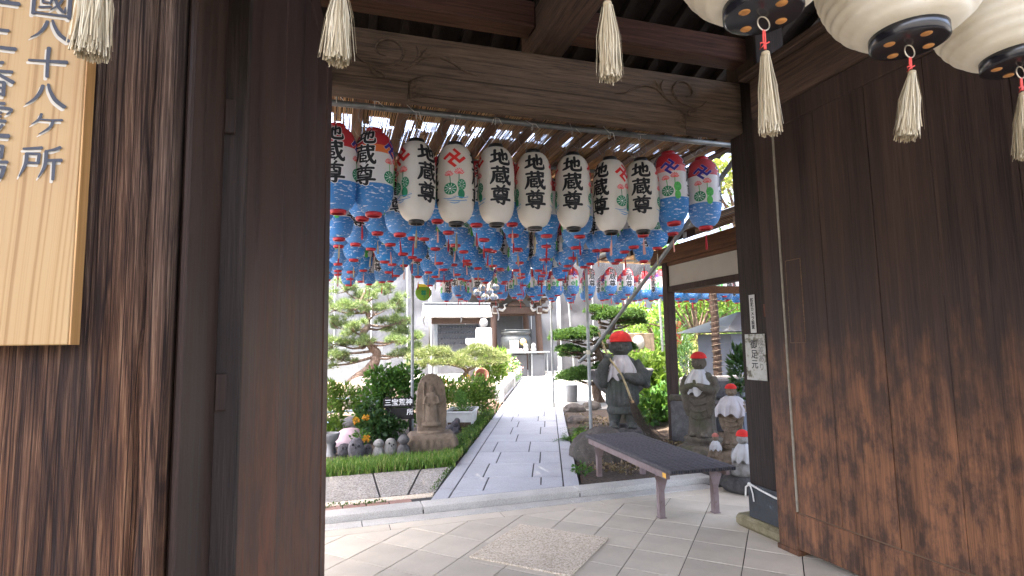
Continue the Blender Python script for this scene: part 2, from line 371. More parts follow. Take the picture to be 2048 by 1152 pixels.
    leaf('yellow_leaf', (0.128, 0.16, 0.024), (0.192, 0.216, 0.036), (0.272, 0.264, 0.072), .4)
    leaf('grass_blade', (0.045, 0.108, 0.018), (0.0945, 0.189, 0.0288), (0.1913, 0.27, 0.054), .35)
    leaf('dry_grass', (.26, .24, .075), (.38, .35, .13), (.50, .46, .20), .35)
    leaf('moss_leaf', (.022, .050, .012), (.040, .085, .018), (.070, .120, .030), .3)
    leaf('petal_orange', (0.465, 0.15, 0.015), (0.54, 0.24, 0.0225), (0.6, 0.345, 0.0375), .3)
    leaf('petal_pink', (.62, .22, .18), (.70, .40, .30), (.75, .62, .52), .3)
    leaf('litter', (.09, .055, .03), (.16, .11, .06), (.25, .19, .11), .1)
    t = NT('bark'); f = t.noise(9, 7, .68, .6, vec=t.mapv((1.6, 1.6, .7))); c = t.ramp(f, [(.32, (.045, .030, .022)), (.55, (.13, .092, .068)), (.75, (.24, .185, .145))])
    t.col(c).rough(.92).spec(.15).bump(f, .9, .03); M['bark'] = t.m
    simple('twig', (.085, .055, .038), .9, .3, 20)
    simple('broom_twig', (.055, .042, .030), .9, .3, 30)
    simple('bamboo', (.30, .235, .12), .6, .25, 20)
mk_materials()

# ------------------------------------------------------------------ mesh helpers
class MB:
    def __init__(s): s.v = []; s.f = []; s.m = []; s.sm = []
    def add(s, vs, fs, mi=0, smooth=False):
        o = len(s.v); s.v.extend([tuple(v) for v in vs]); s.f.extend([tuple(i + o for i in f) for f in fs])
        s.m.extend([mi] * len(fs)); s.sm.extend([smooth] * len(fs)); return s
    def box(s, a, b, mi=0, ch=0.0, rz=0.0, piv=None):
        x0, y0, z0 = a; x1, y1, z1 = b
        if ch <= 0:
            vs = [(x, y, z) for z in (z0, z1) for y in (y0, y1) for x in (x0, x1)]
            fs = [(0, 2, 3, 1), (4, 5, 7, 6), (0, 1, 5, 4), (2, 6, 7, 3), (0, 4, 6, 2), (1, 3, 7, 5)]
        else:
            ch = min(ch, .45 * min(x1 - x0, y1 - y0, z1 - z0)); vs = []; idx = {}
            lo = (x0, y0, z0); hi = (x1, y1, z1)
            for cx in (0, 1):
                for cy in (0, 1):
                    for cz in (0, 1):
                        cs = (cx, cy, cz)
                        for ax in range(3):
                            p = [0, 0, 0]
                            for k in range(3):
                                e = (hi if cs[k] else lo)[k]
                                if k != ax: e += -ch if cs[k] else ch
                                p[k] = e
                            idx[(cs, ax)] = len(vs); vs.append(tuple(p))
            fs = []
            for ax in range(3):
                o1, o2 = [k for k in range(3) if k != ax]
                for side in (0, 1):
                    q = []
                    for u, v in ((0, 0), (1, 0), (1, 1), (0, 1)):
                        cs = [0, 0, 0]; cs[ax] = side; cs[o1] = u; cs[o2] = v; q.append(idx[(tuple(cs), ax)])
                    if (side == 1) == (ax == 1): q.reverse()
                    fs.append(tuple(q))
            for ax in range(3):
                o1, o2 = [k for k in range(3) if k != ax]
                for u in (0, 1):
                    for v in (0, 1):
                        c0 = [0, 0, 0]; c1 = [0, 0, 0]; c0[o1] = c1[o1] = u; c0[o2] = c1[o2] = v; c1[ax] = 1
                        c0, c1 = tuple(c0), tuple(c1)
                        fs.append((idx[(c0, o1)], idx[(c1, o1)], idx[(c1, o2)], idx[(c0, o2)]))
            for cx in (0, 1):
                for cy in (0, 1):
                    for cz in (0, 1):
                        fs.append(tuple(idx[((cx, cy, cz), k)] for k in range(3)))
        if rz:
            px, py = piv if piv else ((x0 + x1) / 2, (y0 + y1) / 2); c, q = math.cos(rz), math.sin(rz)
            vs = [(px + (x - px) * c - (y - py) * q, py + (x - px) * q + (y - py) * c, z) for x, y, z in vs]
        return s.add(vs, fs, mi)
    def prism(s, poly, z0, z1, mi=0, ch=0.0):
        n = len(poly); cx = sum(p[0] for p in poly) / n; cy = sum(p[1] for p in poly) / n
        if ch:
            ins = []
            for x, y in poly:
                d = math.hypot(x - cx, y - cy) or 1; k = max(0, 1 - ch * 1.41 / d); ins.append((cx + (x - cx) * k, cy + (y - cy) * k))
            vs = [(x, y, z0) for x, y in poly] + [(x, y, z1 - ch) for x, y in poly] + [(x, y, z1) for x, y in ins]; L = 3
        else:
            vs = [(x, y, z0) for x, y in poly] + [(x, y, z1) for x, y in poly]; L = 2
        fs = [tuple(range(n - 1, -1, -1)), tuple(range((L - 1) * n, L * n))]
        for k in range(L - 1):
            fs += [(k * n + i, k * n + (i + 1) % n, (k + 1) * n + (i + 1) % n, (k + 1) * n + i) for i in range(n)]
        return s.add(vs, fs, mi)
    def tube(s, pts, rad, n=8, mi=0, cap=True, smooth=True, flat=1.0):
        pts = [Vector(p) for p in pts]; k = len(pts); rad = rad if isinstance(rad, (list, tuple)) else [rad] * k
        vs = []; fs = []; up = None
        for i, p in enumerate(pts):
            t = (pts[min(i + 1, k - 1)] - pts[max(i - 1, 0)])
            t = t.normalized() if t.length > 1e-9 else Vector((0, 0, 1))
            if up is None: up = Vector((0, 0, 1)) if abs(t.z) < .9 else Vector((0, 1, 0))
            a = t.cross(up); a = a.normalized() if a.length > 1e-6 else t.orthogonal().normalized()
            b = a.cross(t).normalized(); up = b
            for j in range(n):
                th = 2 * math.pi * j / n; vs.append(p + (a * math.cos(th) + b * math.sin(th) * flat) * rad[i])
        for i in range(k - 1):
            for j in range(n):
                q = (j + 1) % n; fs.append((i * n + j, i * n + q, (i + 1) * n + q, (i + 1) * n + j))
        s.add(vs, fs, mi, smooth)
        if cap: s.add([vs[j] for j in range(n)], [tuple(range(n - 1, -1, -1))], mi); s.add([vs[(k - 1) * n + j] for j in range(n)], [tuple(range(n))], mi)
        return s
    def lathe(s, prof, n=24, mi=0, c=(0, 0, 0), fn=None, smooth=True, sx=1, sy=1, cap=True):
        vs = []; fs = []; k = len(prof)
        for i, (r, z) in enumerate(prof):
            for j in range(n):
                th = 2 * math.pi * j / n; rr = r * (fn(th, z, i) if fn else 1)
                vs.append((c[0] + rr * math.cos(th) * sx, c[1] + rr * math.sin(th) * sy, c[2] + z))
        for i in range(k - 1):
            for j in range(n):
                q = (j + 1) % n; fs.append((i * n + j, i * n + q, (i + 1) * n + q, (i + 1) * n + j))
        if cap: fs.append(tuple(range(n - 1, -1, -1))); fs.append(tuple((k - 1) * n + j for j in range(n)))
        return s.add(vs, fs, mi, smooth)
    def ball(s, c, r, n=16, m=10, mi=0):
        r = r if isinstance(r, (tuple, list)) else (r, r, r)
        vs = [(c[0], c[1], c[2] - r[2])]; fs = []
        for i in range(1, m):
            ph = -math.pi / 2 + math.pi * i / m
            for j in range(n):
                th = 2 * math.pi * j / n; vs.append((c[0] + r[0] * math.cos(ph) * math.cos(th), c[1] + r[1] * math.cos(ph) * math.sin(th), c[2] + r[2] * math.sin(ph)))
        vs.append((c[0], c[1], c[2] + r[2])); t = len(vs) - 1
        for j in range(n):
            q = (j + 1) % n; fs.append((0, 1 + q, 1 + j)); fs.append((t, 1 + (m - 2) * n + j, 1 + (m - 2) * n + q))
        for i in range(m - 2):
            for j in range(n):
                q = (j + 1) % n; fs.append((1 + i * n + j, 1 + i * n + q, 1 + (i + 1) * n + q, 1 + (i + 1) * n + j))
        return s.add(vs, fs, mi, True)
    def xf(s, mat):
        s.v = [tuple(mat @ Vector(v)) for v in s.v]; return s
    def mesh(s, name, mats):
        me = bpy.data.meshes.new(name); me.from_pydata(s.v, [], s.f)
        for m in (mats if isinstance(mats, (list, tuple)) else [mats]): me.materials.append(M[m] if isinstance(m, str) else m)
        me.polygons.foreach_set('material_index', s.m); me.polygons.foreach_set('use_smooth', s.sm); me.update()
        return me
    def build(s, name, mats, parent=None, world=False):
        if world and parent is not None:
            o = world_loc(parent); s.v = [(x - o[0], y - o[1], z - o[2]) for x, y, z in s.v]
        return link(name, s.mesh(name, mats), parent)
def world_loc(o):
    v = Vector((0, 0, 0))
    while o is not None: v = v + Vector(o.location); o = o.parent
    return v
def link(name, me, parent=None, loc=(0, 0, 0), rz=0):
    o = bpy.data.objects.new(name, me); C.objects.link(o); o.parent = parent; o.location = loc; o.rotation_euler = (0, 0, rz); return o
def tag(o, label, cat=None, group=None, kind=None):
    if label: o['label'] = label
    if cat: o['category'] = cat
    if group: o['group'] = group
    if kind: o['kind'] = kind
    return o
def thing(name, label, cat, loc=(0, 0, 0), rz=0, group=None):
    o = link(name, None, None, loc, rz); o.empty_display_size = .1; return tag(o, label, cat, group)
def struct(name, mb, mats, label=None):
    o = mb.build(name, mats); o['kind'] = 'structure'
    if label: o['label'] = label
    return o
def copy_tree(o, parent=None):
    c = o.copy(); C.objects.link(c); c.parent = parent
    for ch in list(o.children): copy_tree(ch, c)
    return c
def npmesh(name, V, F, mat, smooth=False):
    me = bpy.data.meshes.new(name); k = F.shape[1]
    me.vertices.add(len(V)); me.vertices.foreach_set('co', np.asarray(V, np.float32).ravel())
    me.loops.add(F.size); me.loops.foreach_set('vertex_index', F.ravel().astype(np.int32))
    me.polygons.add(len(F)); me.polygons.foreach_set('loop_start', np.arange(0, F.size, k, dtype=np.int32))
    me.materials.append(M[mat]); me.update(calc_edges=True); me.validate()
    return me
def remesh(mb, voxel, it=6, name='figure', mats='statue_stone'):
    me = mb.mesh(name + '_raw', mats); o = bpy.data.objects.new(name, me); C.objects.link(o)
    m = o.modifiers.new('r', 'REMESH'); m.mode = 'VOXEL'; m.voxel_size = voxel; m.use_smooth_shade = True
    if it: q = o.modifiers.new('s', 'SMOOTH'); q.factor = .5; q.iterations = it
    dg = bpy.context.evaluated_depsgraph_get(); out = bpy.data.meshes.new_from_object(o.evaluated_get(dg))
    bpy.data.objects.remove(o); bpy.data.meshes.remove(me); out.name = name
    out.materials.clear(); out.materials.append(M[mats]); return out

# ------------------------------------------------------------------ brush lettering
GL = {
 '地': [[(5,42,8),(22,39,9),(42,35,10)], [(24,12,12),(24,45,10),(25,72,10)], [(3,80,7),(20,74,11),(43,63,7)], [(42,48,9),(64,40,9),(87,29,11)], [(86,30,11),(85,52,10),(80,64,9),(71,58,5)], [(63,6,11),(63,40,10),(63,70,8)], [(49,28,10),(48,60,10),(50,80,11),(62,88,11),(84,88,12),(94,82,9),(95,64,4)]],
 '蔵': [[(8,14,8),(50,13,9),(92,11,9)], [(35,3,10),(36,25,8)], [(65,2,10),(62,25,8)], [(15,33,8),(50,31,8),(90,29,9)], [(20,33,9),(19,58,10),(14,76,10),(3,93,5)], [(32,43,8),(32,84,8)], [(32,44,7),(58,43,8)], [(34,57,6),(57,57,7),(58,70,7)], [(34,70,6),(58,70,7)], [(32,84,8),(62,83,8)], [(46,44,6),(46,57,6)], [(46,70,6),(46,83,6)], [(66,20,10),(70,52,11),(80,78,12),(93,92,11),(98,76,4)], [(80,15,7),(90,23,9)], [(88,46,9),(78,68,8),(58,94,4)]],
 '尊': [[(31,3,6),(40,13,9)], [(67,1,9),(57,14,5)], [(8,20,8),(50,18,9),(92,18,9)], [(20,31,9),(21,63,9)], [(20,31,8),(80,30,8)], [(80,30,10),(78,63,9)], [(21,62,8),(79,62,8)], [(42,20,7),(41,36,7),(34,46,5)], [(58,20,7),(58,42,7),(70,45,7)], [(24,52,6),(76,52,6)], [(4,75,8),(50,73,9),(97,73,10)], [(64,65,11),(64,86,11),(60,96,10),(46,91,4)], [(30,80,7),(40,90,11)]],
 '八': [[(42,18,9),(36,44,10),(24,68,8),(4,90,3)], [(54,12,7),(60,36,9),(74,66,12),(97,88,13)]],
 '十': [[(4,50,8),(30,48,8),(96,44,12)], [(50,4,11),(49,50,9),(50,97,9)]],
 'ヶ': [[(32,6,9),(26,30,9),(4,56,3)], [(26,32,8),(60,31,8),(96,27,11)], [(68,32,10),(62,60,10),(28,97,3)]],
 '所': [[(6,15,7),(28,12,8),(50,8,9)], [(15,27,9),(14,58,9),(1,96,3)], [(15,28,7),(46,27,8)], [(45,27,9),(43,55,8)], [(16,54,7),(44,54,7)], [(94,3,9),(78,12,8),(60,17,5)], [(61,16,9),(60,60,9),(46,96,3)], [(61,45,8),(99,41,10)], [(81,45,9),(81,100,8)]],
 '國': [[(6,4,9),(6,98,10)], [(6,6,7),(94,5,8)], [(94,4,10),(94,99,11)], [(7,93,7),(93,93,8)], [(20,28,7),(80,26,8)], [(27,42,7),(28,60,7)], [(27,42,6),(48,42,7),(47,58,6)], [(28,59,6),(47,59,6)], [(20,76,7),(50,70,6)], [(55,14,9),(59,48,9),(70,72,9),(82,82,8),(84,66,3)], [(76,42,8),(66,62,7),(48,80,3)], [(66,14,6),(76,21,8)]],
 '五': [[(10,10,8),(90,9,10)], [(44,10,9),(34,92,9)], [(16,48,8),(76,45,9)], [(75,45,10),(70,92,9)], [(2,92,9),(98,91,12)]],
 '二': [[(24,22,9),(78,20,11)], [(4,80,9),(97,79,13)]],
 '番': [[(72,3,9),(28,12,5)], [(8,30,8),(94,28,9)], [(50,9,9),(50,54,8)], [(48,32,8),(4,58,3)], [(52,32,8),(98,58,11)], [(22,60,9),(22,98,9)], [(22,61,8),(78,60,8)], [(78,60,9),(78,98,9)], [(22,94,8),(78,94,8)], [(50,60,7),(50,94,7)], [(23,77,7),(77,77,7)]],
 '霊': [[(18,5,8),(82,4,9)], [(6,19,8),(94,17,9),(88,33,4)], [(8,19,8),(4,36,5)], [(50,6,8),(50,42,8)], [(26,28,6),(37,30,7)], [(26,38,6),(37,40,7)], [(64,28,6),(77,30,7)], [(64,38,6),(77,40,7)], [(14,53,8),(88,52,9)], [(38,54,8),(38,90,8)], [(62,54,8),(62,90,8)], [(18,64,6),(28,82,8)], [(82,63,8),(70,82,5)], [(2,94,9),(98,92,12)]],
 '場': [[(4,40,8),(36,36,9)], [(20,12,10),(20,72,9)], [(2,80,7),(38,66,6)], [(50,8,8),(50,41,8)], [(50,9,7),(86,8,8)], [(85,8,9),(84,41,8)], [(50,24,6),(84,24,6)], [(50,40,7),(84,40,7)], [(40,55,8),(99,52,9)], [(60,55,7),(38,82,3)], [(54,67,7),(94,66,8)], [(93,66,10),(86,96,9),(76,90,4)], [(68,68,7),(46,94,3)], [(80,68,7),(58,99,3)]],
}
def smooth_stroke(st, k=5):
    P = [np.array(p, float) for p in st]; out = []
    if len(P) == 2: return [P[0] + (P[1] - P[0]) * t for t in np.linspace(0, 1, k + 2)]
    for i in range(len(P) - 1):
        a, b, c, d = P[max(i - 1, 0)], P[i], P[i + 1], P[min(i + 2, len(P) - 1)]
        for t in np.linspace(0, 1, k, endpoint=False):
            out.append(.5 * ((2 * b) + (c - a) * t + (2 * a - 5 * b + 4 * c - d) * t * t + (3 * b - a - 3 * c + d) * t ** 3))
    out.append(P[-1]); return out
def stroke_strip(pts, grow=0.0, wmul=1.0):
    """quads in glyph space (x right, y down); returns list of (x,y) pairs left/right"""
    L = []; n = len(pts)
    for i, p in enumerate(pts):
        t = pts[min(i + 1, n - 1)][:2] - pts[max(i - 1, 0)][:2]; q = math.hypot(*t) or 1; nx, ny = -t[1] / q, t[0] / q
        h = p[2] * .5 * wmul + grow
        L.append(((p[0] + nx * h, p[1] + ny * h), (p[0] - nx * h, p[1] - ny * h)))
    t = pts[0][:2] - pts[1][:2]; q = math.hypot(*t) or 1; e = (pts[0][2] * .25 * wmul + grow) / q; f = (pts[0][2] * .22 * wmul + grow * .6)
    a = pts[0][:2] + t * e; nx, ny = -(-t[1]) / q, -t[0] / q
    L.insert(0, ((a[0] + nx * f, a[1] + ny * f), (a[0] - nx * f, a[1] - ny * f)))
    t = pts[-1][:2] - pts[-2][:2]; q = math.hypot(*t) or 1; e = (pts[-1][2] * .25 * wmul + grow) / q; f = (pts[-1][2] * .22 * wmul + grow * .6)
    a = pts[-1][:2] + t * e; nx, ny = -t[1] / q, t[0] / q
    L.append(((a[0] + nx * f, a[1] + ny * f), (a[0] - nx * f, a[1] - ny * f)))
    return L
def draw(mb, fn, strokes, mi, layer0, grow=0, wmul=1.0, k=5):
    """fn(x, y, layer) -> point on the surface"""
    for i, st in enumerate(strokes):
        L = stroke_strip(smooth_stroke(st, k), grow, wmul); lay = layer0 + i * .00012
        vs = []; fs = []
        for a, b in L: vs += [fn(a[0], a[1], lay), fn(b[0], b[1], lay)]
        for j in range(len(L) - 1): fs.append((2 * j, 2 * j + 1, 2 * j + 3, 2 * j + 2))
        mb.add(vs, fs, mi)
def disc(mb, fn, cx, cy, rx, ry, mi, lay, n=20, a0=0, a1=2 * math.pi):
    vs = [fn(cx, cy, lay)]; fs = []
    for rr in (.5, 1):
        for j in range(n + 1): th = a0 + (a1 - a0) * j / n; vs.append(fn(cx + rx * rr * math.cos(th), cy + ry * rr * math.sin(th), lay))
    for j in range(n): fs.append((0, 1 + j, 2 + j)); fs.append((1 + j, n + 2 + j, n + 3 + j, 2 + j))
    mb.add(vs, fs, mi)
def text_mesh(name, body, size, mat, parent, mtx, bold=.0, spacing=1.0, extr=.0006):
    cu = bpy.data.curves.new(name, 'FONT'); cu.body = body; cu.size = size; cu.offset = bold; cu.extrude = extr
    cu.align_x = 'CENTER'; cu.align_y = 'CENTER'; cu.space_line = spacing; cu.resolution_u = 3
    o = bpy.data.objects.new(name, cu); C.objects.link(o); dg = bpy.context.evaluated_depsgraph_get()
    me = bpy.data.meshes.new_from_object(o.evaluated_get(dg)); bpy.data.objects.remove(o)
    me.transform(mtx); me.materials.clear(); me.materials.append(M[mat]); me.name = name
    return link(name, me, parent)

# ================================================================== GROUND
PZ = .06                                             # level of the path, one low step above the gate floor
mb = MB(); S_ = 220
mb.add([(-S_, -S_, -.05), (S_, -S_, -.05), (S_, S_, -.05), (-S_, S_, -.05)], [(0, 1, 2, 3)])
struct('ground', mb, 'street')
def sheet(name, x0, x1, y0, y1, z, mat, step=.5, amp=0.0, skip=None):
    nx = max(2, int((x1 - x0) / step)); ny = max(2, int((y1 - y0) / step)); m = MB(); vs = []; fs = []
    for j in range(ny + 1):
        for i in range(nx + 1):
            x = x0 + (x1 - x0) * i / nx; y = y0 + (y1 - y0) * j / ny
            vs.append((x, y, z + amp * mnoise.noise((x * .9, y * .9, 3.1)) + amp * .5 * mnoise.noise((x * 2.7, y * 2.7, 1.1))))
    for j in range(ny):
        for i in range(nx): fs.append((j * (nx + 1) + i, j * (nx + 1) + i + 1, (j + 1) * (nx + 1) + i + 1, (j + 1) * (nx + 1) + i))
    m.add(vs, fs, 0, amp > 0); return struct(name, m, mat)

# ---- gate floor of square tiles laid on the diagonal
fl = MB(); fl.box((-1.6, -1.5, -.045), (4.4, 5.2, -.008)); floor = struct('gate_floor', fl, 'joint')
HX, HY, FY = .25, .268, 4.87
t0 = MB(); g_ = .0048
t0.prism([(HX - g_, 0), (0, HY - g_), (-HX + g_, 0), (0, -HY + g_)], -.007, 0, 0, .002); tile_me = t0.mesh('tile', 'floor_tile')
t1 = MB(); t1.prism([(-HX + 2 * g_, HY - g_), (0, g_), (HX - 2 * g_, HY - g_)], -.007, 0, 0, .002); half_me = t1.mesh('half_tile', 'floor_tile')
for j in range(16):
    cy = FY - HY * (1 + j)
    for k in range(-4, 9):
        cx = .11 + .5 * k + (.25 if j % 2 else 0)
        if -1.1 < cx < 3.9: link('tile', tile_me, floor, (cx, cy, random.uniform(-.0008, .0008)))
for k in range(-4, 8):
    cx = .36 + .5 * k
    if -1.1 < cx < 3.9: link('half_tile', half_me, floor, (cx, FY - HY, 0))
for i in range(6):
    m = MB(); m.box((-1.5 + i * .98, 4.876, -.007), (-1.5 + i * .98 + .974, 5.03, .0), 0, .002); m.build('border_tile', 'floor_tile', floor)
m = MB(); m.prism([(1.47, 3.50), (2.02, 4.05), (1.49, 4.61), (.93, 4.055)], -.004, .011, 0, .003); m.build('aggregate_slab', 'aggregate_fine', floor)

# ---- kerb: a flush granite strip, then one low step
kerb = MB(); kerb.box((-3.4, 5.225, -.04), (3.75, 5.40, .03)); kerb = struct('kerb', kerb, 'joint')
xs = [-3.4, -1.9, -.55, .38, 1.92, 3.72]
for a, b in zip(xs[:-1], xs[1:]):
    m = MB(); m.box((a + .4, 5.222, -.03), (b + .395, 5.425, PZ), 0, .006); m.build('kerb_stone', 'granite_kerb', kerb)
xs = [-3.4, -1.6, .24, 2.17, 3.75]
for a, b in zip(xs[:-1], xs[1:]):
    m = MB(); m.box((a + .003, 5.036, -.03), (b - .003, 5.205, .004), 0, .004); m.build('kerb_strip', 'granite_kerb', kerb)

# ---- granite path running off at an angle to the gate
PA = R(21.18); pd = (math.sin(PA), math.cos(PA)); pn = (math.cos(PA), -math.sin(PA))
def pp(s, t): return (pd[0] * s + pn[0] * t, pd[1] * s + pn[1] * t)
TL, TR, IL, IR = -1.15, .287, -.985, .118
def clip_y(poly, y0):
    out = []
    for i in range(len(poly)):
        a, b = poly[i - 1], poly[i]
        if (a[1] >= y0) != (b[1] >= y0): k = (y0 - a[1]) / (b[1] - a[1]); out.append((a[0] + (b[0] - a[0]) * k, y0))
        if b[1] >= y0: out.append(b)
    return out
pb = MB(); pb.prism(clip_y([pp(4.5, TL), pp(4.5, TR), pp(25.5, TR), pp(25.5, TL)], 5.43), -.02, PZ - .008); path = struct('stone_path', pb, 'joint')
def slab(s0, s1, t0, t1, y0=5.575, name='paving_stone', g=.0075):
    poly = clip_y([pp(s0 + g, t0 + g), pp(s0 + g, t1 - g), pp(s1 - g, t1 - g), pp(s1 - g, t0 + g)], y0)
    if len(poly) < 3: return
    m = MB(); m.prism(poly, PZ - .02, PZ + random.uniform(-.0012, .0012), 0, .003); m.build(name, 'granite', path)
rows = [4.42, 5.02, 5.74, 6.28, 7.0, 7.71, 8.5, 9.2, 9.97, 10.73, 11.45]
while rows[-1] < 25: rows.append(rows[-1] + .74)
frs = [(.30, .78), (.27, .79), (.27, .79), (.21, .70), (.28, .765), (.18, .62), (.42,), (.30, .74), (.36, .80), (.22, .68)]
for i in range(len(rows) - 1):
    fr = (0,) + frs[i % len(frs)] + (1,)
    for a, b in zip(fr[:-1], fr[1:]): slab(rows[i], rows[i + 1], IL + (IR - IL) * a, IL + (IR - IL) * b)
s = 4.6
while s < 25:
    slab(s, s + 1.2, TL, IL, 5.43, 'edge_stone'); slab(s - .3, s + .9, IR, TR, 5.43, 'edge_stone'); s += 1.2
poly = [p for p in clip_y([pp(3, IL), pp(3, IR), pp(8, IR), pp(8, IL)], 5.432)]
xa, xb = min(p[0] for p in poly if p[1] < 5.44), max(p[0] for p in poly if p[1] < 5.44)
m = MB(); dx = .137 * math.tan(PA); m.prism([(xa + .01, 5.434), (xb - .01, 5.434), (xb - .01 + dx, 5.568), (xa + .01 + dx, 5.568)], PZ - .02, PZ, 0, .003); m.build('edge_stone', 'granite', path)

# ---- exposed-aggregate slabs and a brick course left of the path
pv = MB(); pv.prism([(-4, 5.43), (.90, 5.43), (1.40, 6.86), (-4, 6.86)], -.02, PZ - .012); pave = struct('side_pavement', pv, 'joint')
x = -2.2
while x < .62:
    m = MB(); m.box((x, 5.436, PZ - .03), (x + .2, 5.545, PZ - .002 + random.uniform(-.002, .002)), 0, .004); m.build('brick', 'brick', pave); x += .208
for a, b in (((-2.2), -.62), (-.60, .425)):
    m = MB(); m.prism([(a, 5.70), (b, 5.70), (b, 6.78), (a, 6.78)], PZ - .03, PZ, 0, .004); m.build('aggregate_slab', 'aggregate', pave)
m = MB(); m.prism([(.445, 5.70), (.69, 5.70), (.97, 6.78), (.445, 6.78)], PZ - .03, PZ, 0, .004); m.build('aggregate_slab', 'aggregate', pave)
m = MB(); m.prism([(.71, 5.70), (.965, 5.70), (1.345, 6.78), (.99, 6.78)], PZ - .03, PZ, 0, .004); m.build('aggregate_slab', 'aggregate', pave)
m = MB(); m.prism([(-2.2, 5.56), (.915, 5.56), (.955, 5.685), (-2.2, 5.685)], PZ - .03, PZ - .003, 0, .004); m.build('aggregate_slab', 'aggregate_fine', pave)
# ---- planting beds and the open court behind
def bed(name, poly, z, mat, amp=.03):
    bmm = bmesh.new(); f = bmm.faces.new([bmm.verts.new((x, y, z)) for x, y in poly])
    bmesh.ops.triangulate(bmm, faces=[f]); 
    for _ in range(5): bmesh.ops.subdivide_edges(bmm, edges=[e for e in bmm.edges if e.calc_length() > .7], cuts=1, use_grid_fill=True)
    for v in bmm.verts: v.co.z += amp * (mnoise.noise((v.co.x, v.co.y, 0)) + .5 * mnoise.noise((v.co.x * 3, v.co.y * 3, 5)))
    me = bpy.data.meshes.new(name); bmm.to_mesh(me); bmm.free(); me.materials.append(M[mat]); [setattr(p, 'use_smooth', True) for p in me.polygons]
    o = link(name, me); o['kind'] = 'structure'; return o
pl = lambda s: pp(s, TL - .02)
bed('garden_bed', [(-9, 6.84), (1.34, 6.84), pl(8), pl(11), pl(14), pl(18), pl(21), (-9, 21)], .085, 'soil')
pr = lambda s: pp(s, TR + .02)
bed('right_bed', [pr(5.955), (9, 5.44), (9, 12.2), pr(12.2), pr(9)], .03, 'soil', .02)
m = MB(); m.prism([pr(12.3), (22, 12.25), (30, 34), (-16, 34), (-16, 21.1), pl(21.3), pl(25.4), pp(25.6, TL), pp(25.6, TR), pr(25)], -.04, .05); struct('court', m, 'court')

# ================================================================== GATE
gate = thing('temple_gate', 'dark weathered timber temple gate with open plank doors and carved tie beam', 'gate', (1.44, 2.3, 0))
# left main post: deeply eroded front face with a split near the corner
def rough_post():
    prof = []
    for x in np.arange(-.86, -.292, .005): prof.append((x, 1.10, 0, -1))
    for a in np.linspace(0, math.pi / 2, 6): prof.append((-.292 + .012 * math.sin(a), 1.112 - .012 * math.cos(a), math.sin(a), -math.cos(a)))
    prof.append((-.28, 1.14, 1, 0)); prof.append((-.28, 1.45, 1, 0)); prof.append((-.86, 1.45, 0, 1))
    zs = np.arange(0, 4.30, .022); n = len(prof); vs = []; fs = []
    for z in zs:
        cz = -.318 + .010 * mnoise.noise((0, 0, z * 1.3)) + .004 * mnoise.noise((0, 5, z * 6))
        c2 = -.372 + .012 * mnoise.noise((3, 0, z * 1.1))
        for x, y, nx, ny in prof:
            d = 0
            if ny < -.1 or nx > .1:
                w1 = .018 * mnoise.noise((x * 3, 1, z * .7))
                d = .0035 * mnoise.noise((x * 95 + w1 * 300, 2, z * 1.6)) + .0022 * mnoise.noise((x * 220, 7, z * 5)) + .006 * mnoise.noise((x * 14, 4, z * 1.2))
                d -= .016 * math.exp(-((x - cz) / .0055) ** 2) * (1 if ny < -.5 else 0)
                d -= .007 * math.exp(-((x - c2) / .0045) ** 2) * max(0, min(1, .6 + mnoise.noise((9, 1, z * .8)))) * (1 if ny < -.5 else 0)
            if y > 1.12 and ny > -.1: d *= .1
            vs.append((x + nx * d, y + ny * d, z))
    for j in range(len(zs) - 1):
        for i in range(n): fs.append((j * n + i, j * n + (i + 1) % n, (j + 1) * n + (i + 1) % n, (j + 1) * n + i))
    m = MB(); m.add(vs, fs, 0, True); return m
rough_post().build('post', 'post_wood', gate, True)
m = MB(); m.box((-.275, 1.148, 0), (-.262, 1.452, 3.5), 0, .004); m.build('jamb_board', 'jamb_wood', gate, True)
m = MB(); m.box((-.30, 1.456, 0), (-.214, 1.50, 3.4), 0, .003); m.build('door_stop', 'post_dark_wood', gate, True)
for z in (2.02, 1.36):
    m = MB(); m.box((-.262, 1.445, z), (-.238, 1.4535, z + .085), 0, .002); m.build('hinge_plate', 'jamb_wood', gate, True)
m = MB(); m.box((3.16, 1.10, 0), (3.75, 1.45, 4.3), 0, .012); m.build('post', 'post_dark_wood', gate, True)
for a in ((3.2, 3.5), (-.62, 3.5)):
    m = MB(); m.box((a[0], a[1], .10), (a[0] + .30, 3.86, 4.2), 0, .012); m.build('post', 'post_dark_wood', gate, True)
    m = MB(); m.lathe([(.0, 0), (.31, 0), (.30, .06), (.26, .10), (0, .10)], 4, 0, (a[0] + .15, 3.70, 0)); m = MB()
    m.box((a[0] - .06, 3.45, 0), (a[0] + .40, 4.0, .10), 0, .03); m.build('post_base_stone', 'base_stone', gate, True)
m = MB(); m.box((3.188, 3.49, .10), (3.1975, 3.865, .36), 0, .001); m.build('post_shoe', 'hut_blue_grey', gate, True).data.materials[0] = M['painted_shoe']
